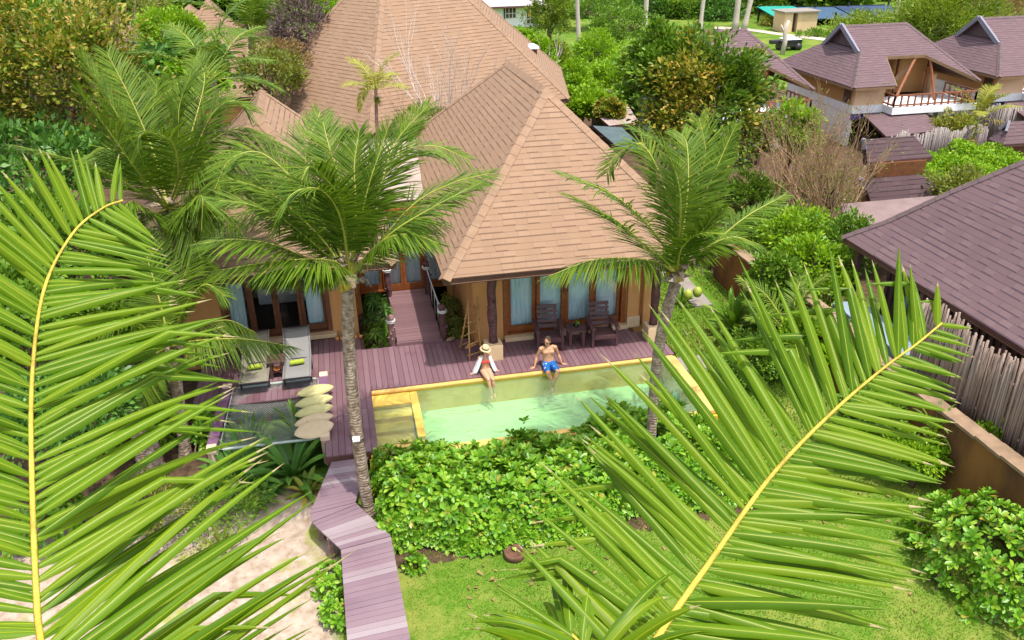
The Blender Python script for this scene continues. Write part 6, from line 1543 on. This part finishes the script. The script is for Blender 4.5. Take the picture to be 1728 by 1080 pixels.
def towel_rack():
    t = thing('towel_rack', 'folding bamboo towel rack standing behind the woman', 'rack', (2.55, 17.2, 0)); random.seed(3)
    def ladder(name, f0, f1, t0, t1, k):
        mb = MB(); f0, f1, t0, t1 = map(Vector, (f0, f1, t0, t1)); e = .12
        for f, tp in ((f0, t0), (f1, t1)): mb.tube([f, f.lerp(tp, .5), tp + (tp - f) * e * .6], [.022, .02, .017], 7)
        for i in range(k):
            u = .1 + .78 * i / (k - 1); a, b = f0.lerp(t0, u), f1.lerp(t1, u); d = (b - a).normalized() * .05; mb.tube([a - d, b + d], .014, 6)
        mb.build(name, M.bamboo, t)
    ladder('front_ladder', (2.42, 16.72, 0), (2.72, 16.85, 0), (2.5, 17.15, 1.25), (2.72, 17.25, 1.25), 5)
    ladder('back_ladder', (2.28, 17.3, 0), (2.62, 17.5, 0), (2.5, 17.12, 1.3), (2.72, 17.22, 1.3), 5)
    mb = MB()
    for k in range(4): mb.tube([(2.36 + .02 * k, 16.98 + .03 * k, .2 + .002 * k), (2.66 + .02 * k, 17.1 + .03 * k, .2)], .014, 6)
    mb.build('tray_slat', M.bamboo, t)
towel_rack()
t = thing('lamp_box', 'small white lamp box strapped to the leaning palm trunk', 'lamp', D(600, 742, 12.3)); mb = MB(); q = D(601, 741, 12.28); mb.box(q, (.13, .1, .06), bevel=.01); mb.build('lamp_body', M.white, t)
mb = MB(); mb.tube([q + Vector((.13 * math.cos(a) + .02, .13 * math.sin(a) + .14, -.05)) for a in np.linspace(0, 6.28, 20)], .012, 5); mb.build('strap', M.darkmetal, t)
t = thing('pot', 'round brown husk pot sunk in the lawn before the hedge', 'pot', (2.2, 10.75, GZ)); mb = MB(); mb.lathe((2.2, 10.75, GZ), [(.14, -.06), (.18, .02), (.195, .09), (.18, .13), (.15, .13), (.13, .04), (0, .0)], 20); mb.build('pot_body', M.clay, t)

# ------------------------------------------------------------------ people
def m_skin(name, c): 
    t = NT(name); p = t.pos(); col = t.mix(t.noise(9, 4, p), tuple(x * .88 for x in c), tuple(min(1, x * 1.08) for x in c)); s = t.n('BsdfPrincipled')
    t.l(col, s.inputs['Base Color']); s.inputs['Roughness'].default_value = .5; s.inputs['Subsurface Weight'].default_value = .08; s.inputs['Subsurface Radius'].default_value = (.02, .008, .004)
    return t.end(s.outputs[0])
def limb(mb, pts, rad, n=14):
    """tapered limb with round ends"""
    pts = [Vector(p) for p in pts]; mb.tube(pts, rad, n)
    for p, r in zip(pts, rad): mb.ell(p, (r, r, r), nu=12, nv=8)
def loft(mb, secs, n=20):
    vs = []
    for c, rx, ry in secs:
        for j in range(n): a = 2 * math.pi * j / n; vs.append(Vector(c) + Vector((rx * math.cos(a), ry * math.sin(a), 0)))
    fs = [(i * n + j, i * n + (j + 1) % n, (i + 1) * n + (j + 1) % n, (i + 1) * n + j) for i in range(len(secs) - 1) for j in range(n)]
    fs += [tuple(range(n - 1, -1, -1)), tuple((len(secs) - 1) * n + j for j in range(n))]; mb.poly(vs, fs, 0, True)
def hand(mb, wr, d, up, s=1.0):
    d = Vector(d).normalized(); sd = d.cross(Vector(up)).normalized(); R = Matrix((d, sd, d.cross(sd))).transposed(); wr = Vector(wr)
    mb.ell(wr + d * .045 * s, (.05 * s, .042 * s, .017 * s), rot=R)
    for k, (o, l) in enumerate(((-.032, .062), (-.011, .075), (.011, .07), (.031, .055))):
        a = wr + d * .085 * s + sd * o * s; b = a + (d + sd * o * 6).normalized() * l * s * .55 + Vector((0, 0, .006)); c = b + (d + sd * o * 6).normalized() * l * s * .45 - Vector((0, 0, .008)); limb(mb, [a, b, c], [.0095 * s, .009 * s, .0075 * s], 7)
    a = wr + d * .03 * s - sd * .035 * s; limb(mb, [a, a + (d - sd * 1.1).normalized() * .035 * s, a + (d * 1.2 - sd).normalized() * .06 * s], [.012 * s, .011 * s, .009 * s], 7)
def fuse(o, vox=.006, it=3):
    m = o.modifiers.new('fuse', 'REMESH'); m.mode = 'VOXEL'; m.voxel_size = vox; m.use_smooth_shade = True
    s = o.modifiers.new('smooth', 'SMOOTH'); s.factor = .5; s.iterations = it
def head(mb, c, R, s=1.0):
    T = lambda x, y, z: Vector(c) + R @ Vector((x * s, y * s, z * s))
    mb.ell(T(0, 0, .02), (.077 * s, .098 * s, .112 * s), rot=R, nu=20, nv=14); mb.ell(T(0, -.03, -.065), (.055 * s, .062 * s, .05 * s), rot=R)
    limb(mb, [T(0, -.09, .025), T(0, -.112, -.015)], [.011 * s, .016 * s], 8)
    for sx in (-1, 1): mb.ell(T(sx * .078, .012, .0), (.013 * s, .024 * s, .032 * s), rot=R); mb.ell(T(sx * .035, -.075, -.005), (.026 * s, .022 * s, .02 * s), rot=R)
    mb.ell(T(0, -.088, -.05), (.026 * s, .012 * s, .008 * s), rot=R); mb.ell(T(0, -.086, -.088), (.022 * s, .018 * s, .017 * s), rot=R)
    return T
def man():
    o = G(927, 621, 0); o.y = 15.95; t = thing('person', 'shirtless man in blue patterned swim shorts sitting on the pool edge leaning on his hands', 'man', o); P = lambda x, y, z: o + Vector((x, y, z)); mb = MB()
    loft(mb, [(P(0, .12, .02), .13, .1), (P(0, .13, .1), .165, .115), (P(0, .135, .2), .15, .1), (P(0, .15, .3), .148, .095), (P(0, .165, .4), .17, .108), (P(0, .175, .48), .185, .112), (P(0, .185, .55), .17, .09), (P(0, .19, .595), .1, .065)], 24)
    for s in (-1, 1): mb.ell(P(s * .075, .085, .45), (.08, .04, .055))
    limb(mb, [P(0, .19, .57), P(-.005, .18, .66)], [.06, .052]); Rh = Matrix.Rotation(-.75, 3, 'Z') @ Matrix.Rotation(.12, 3, 'X'); T = head(mb, P(-.02, .165, .755), Rh)
    for s in (-1, 1):
        sh, el, wr = P(s * .2, .185, .54), P(s * .305, .235, .285), P(s * .385, .14, .045)
        limb(mb, [P(s * .13, .185, .565), sh, sh.lerp(el, .5), el, el.lerp(wr, .4), wr], [.06, .064, .05, .04, .042, .028]); hand(mb, wr + Vector((s * .01, -.005, -.022)), (s * .8, -.55, -.08), (0, 0, 1) if s > 0 else (0, 0, -1))
        hip, kn, an = P(s * .085, .08, .09), P(s * .14, -.37, .085), P(-s * .035, -.36 - .05 * s, -.37)
        limb(mb, [hip, hip.lerp(kn, .5), kn, kn.lerp(an, .3), kn.lerp(an, .65), an], [.095, .08, .056, .057, .044, .034]); limb(mb, [an + Vector((0, .03, -.03)), an + Vector((0, -.08, -.06)), an + Vector((0, -.17, -.075))], [.036, .034, .022])
    b = mb.build('body', m_skin('tanned_skin', (.52, .27, .15)), t); fuse(b)
    h = MB(); h.ell(T(0, .022, .045), (.085, .1, .1), rot=Rh, nu=18, nv=12)
    for i in range(60): a, e = random.uniform(0, 6.28), random.uniform(.35, 1.5); d = Vector((math.cos(a) * math.cos(e), math.sin(a) * math.cos(e), math.sin(e))); h.ell(T(d.x * .082, .02 + d.y * .094, .05 + d.z * .096), (.014, .014, .012), nu=6, nv=4)
    h.build('hair', m_plain('dark_brown_hair', (.06, .035, .025), .6, .3, 40), t)
    g = MB()
    for s in (-1, 1): g.ell(T(s * .037, -.098, .012), (.03, .008, .022), rot=Rh)
    g.bar(T(-.07, -.09, .018), T(.07, -.09, .018), .006, .006)
    for s in (-1, 1): g.bar(T(s * .07, -.088, .018), T(s * .08, .01, .015), .005, .006)
    g.build('sunglasses', M.darkmetal, t)
    sm = MB(); loft(sm, [(P(0, .12, .012), .145, .115), (P(0, .13, .1), .178, .128), (P(0, .135, .175), .166, .115)], 24)
    for s in (-1, 1):
        hip, kn = P(s * .088, .08, .09), P(s * .142, -.37, .085); limb(sm, [hip, hip.lerp(kn, .4), hip.lerp(kn, .74)], [.108, .1, .094])
    tt = NT('blue_patterned_fabric'); p = tt.pos(); v = tt.n('TexVoronoi', i_Scale=13.0, i_Randomness=1.0); tt.l(p, v.inputs['Vector']); n2 = tt.noise(24, 2, p)
    f = tt.math('LESS_THAN', tt.math('ADD', v.outputs['Distance'], tt.math('MULTIPLY', n2, .25)), .36); c = tt.mix(f, (.012, .11, .36), (.72, .72, .76)); c = tt.mix(tt.math('LESS_THAN', v.outputs['Distance'], .09), c, (.5, .12, .1)); c = tt.mix(tt.math('GREATER_THAN', n2, .6), c, (.02, .2, .5))
    fuse(sm.build('swim_shorts', tt.end(tt.pbr(c, .8, None, .2)), t), .007, 2)
    t.scale = (.83,) * 3
man()
def woman():
    o = G(821, 633, 0); o.y = 15.97; t = thing('person', 'woman in straw hat, open white shirt and red bikini top sitting on the pool edge', 'woman', o); P = lambda x, y, z: o + Vector((x, y, z)); mb = MB()
    loft(mb, [(P(0, .12, .02), .125, .095), (P(0, .12, .09), .16, .11), (P(0, .13, .18), .125, .088), (P(0, .14, .27), .108, .078), (P(0, .145, .36), .13, .088), (P(0, .15, .44), .142, .09), (P(0, .155, .5), .14, .075), (P(0, .16, .54), .075, .05)], 24)
    for s in (-1, 1): mb.ell(P(s * .06, .065, .385), (.055, .05, .05))
    limb(mb, [P(0, .16, .52), P(.01, .15, .605)], [.045, .042]); Rh = Matrix.Rotation(.42, 3, 'Z') @ Matrix.Rotation(.2, 3, 'X'); T = head(mb, P(.015, .135, .695), Rh, .93)
    for s in (-1, 1):
        sh, el, wr = P(s * .155, .155, .49), P(s * .22, .22, .26), P(s * .3 if s < 0 else .25, .17, .045)
        limb(mb, [P(s * .1, .155, .515), sh, sh.lerp(el, .5), el, el.lerp(wr, .4), wr], [.045, .046, .038, .031, .031, .022]); hand(mb, wr + Vector((s * .01, -.005, -.02)), (s * .9, -.3, -.08), (0, 0, 1) if s > 0 else (0, 0, -1), .88)
        hip, kn, an = P(s * .075, .08, .085), P(s * .06 + .045, -.38, .075), P(s * .05 + .085, -.4 + .04 * s, -.36)
        limb(mb, [hip, hip.lerp(kn, .5), kn, kn.lerp(an, .3), kn.lerp(an, .65), an], [.088, .074, .05, .05, .038, .028]); limb(mb, [an + Vector((0, .02, -.03)), an + Vector((0, -.08, -.06)), an + Vector((0, -.15, -.075))], [.03, .029, .019])
    fuse(mb.build('body', m_skin('light_tanned_skin', (.58, .31, .19)), t))
    k = MB()
    for s in (-1, 1): k.ell(P(s * .06, .058, .385), (.056, .05, .05)); k.tube([P(s * .06, .02, .42), P(s * .055, .06, .5), P(s * .03, .13, .545)], .006, 5)
    k.tube([P(.136 * math.cos(a), .145 + .094 * math.sin(a), .352) for a in np.linspace(0, 6.28, 24)], .009, 5); k.build('bikini_top', m_plain('red_bikini', (.62, .05, .04), .6, .1, 20), t)
    k = MB(); loft(k, [(P(0, .12, .012), .13, .1), (P(0, .12, .06), .155, .108), (P(0, .12, .1), .163, .113), (P(0, .122, .13), .152, .105)], 24); k.build('bikini_bottom', m_plain('white_bikini', (.72, .7, .66), .7, .06, 20), t)
    h = MB(); h.ell(T(0, .03, .02), (.085, .1, .105), rot=Rh)
    h.tube([T(.0, .11, .0), T(0, .13, -.1), T(0, .12, -.2)], [.06, .05, .02], 8); h.build('hair', m_plain('brown_hair', (.1, .05, .03), .55, .3, 40), t)
    g = MB()
    for s in (-1, 1): g.ell(T(s * .036, -.1, .012), (.03, .008, .022), rot=Rh)
    g.bar(T(-.07, -.09, .018), T(.07, -.09, .018), .006, .006); g.build('sunglasses', M.darkmetal, t)
    H = MB(); hc = T(0, .01, .07); n = 28
    prof = [(.15, -.022), (.152, -.014), (.125, -.004), (.1, .006), (.095, .05), (.086, .085), (.06, .1), (0, .094)]
    vs = [hc + Rh @ Vector((r * math.cos(2 * math.pi * j / n), r * 1.12 * math.sin(2 * math.pi * j / n), z + (.012 * math.sin(4 * math.pi * j / n) if r > .13 else 0))) for r, z in prof for j in range(n)]
    H.poly(vs, [(i * n + j, i * n + (j + 1) % n, (i + 1) * n + (j + 1) % n, (i + 1) * n + j) for i in range(len(prof) - 1) for j in range(n)], 0, True)
    ho = H.build('straw_hat', m_plain('straw', (.62, .45, .26), .85, .15, 60, .2, .4), t)
    B = MB(); vs = [hc + Rh @ Vector((r * math.cos(2 * math.pi * j / n), r * 1.12 * math.sin(2 * math.pi * j / n), z)) for r, z in ((.104, .008), (.101, .042)) for j in range(n)]; B.poly(vs, [(j, (j + 1) % n, n + (j + 1) % n, n + j) for j in range(n)], 0, True); B.build('hat_band', M.darkmetal, ho)
    # open shirt: from one front edge, round the arm and the back, to the other front edge
    S = MB(); nn, rows = 48, 12; vs = []
    for i in range(rows + 1):
        v = i / rows; z = .53 - .51 * v; wd = .17 + .17 * v ** 1.2; dp = .085 + .075 * v; op = .42 + .3 * v
        for j in range(nn + 1):
            a = -math.pi / 2 + op + (2 * math.pi - 2 * op) * j / nn; fl = 1 + .035 * v * math.sin(9 * a + 2 * v); pr = .6 if i == 0 else 1
            vs.append(P(math.copysign(abs(math.cos(a)) ** .8, math.cos(a)) * wd * fl * pr - .02 * v, .15 + math.sin(a) * dp * fl * pr + .04 * v, z + (.01 if i == 0 else 0) + .012 * v * math.sin(5 * a)))
    S.poly(vs, [(i * (nn + 1) + j, i * (nn + 1) + j + 1, (i + 1) * (nn + 1) + j + 1, (i + 1) * (nn + 1) + j) for i in range(rows) for j in range(nn)], 0, True)
    so_ = S.build('shirt', m_plain('white_cotton', (.74, .77, .8), .9, .04, 12), t); md = so_.modifiers.new('thickness', 'SOLIDIFY'); md.thickness = .006
    t.scale = (.83,) * 3
woman()
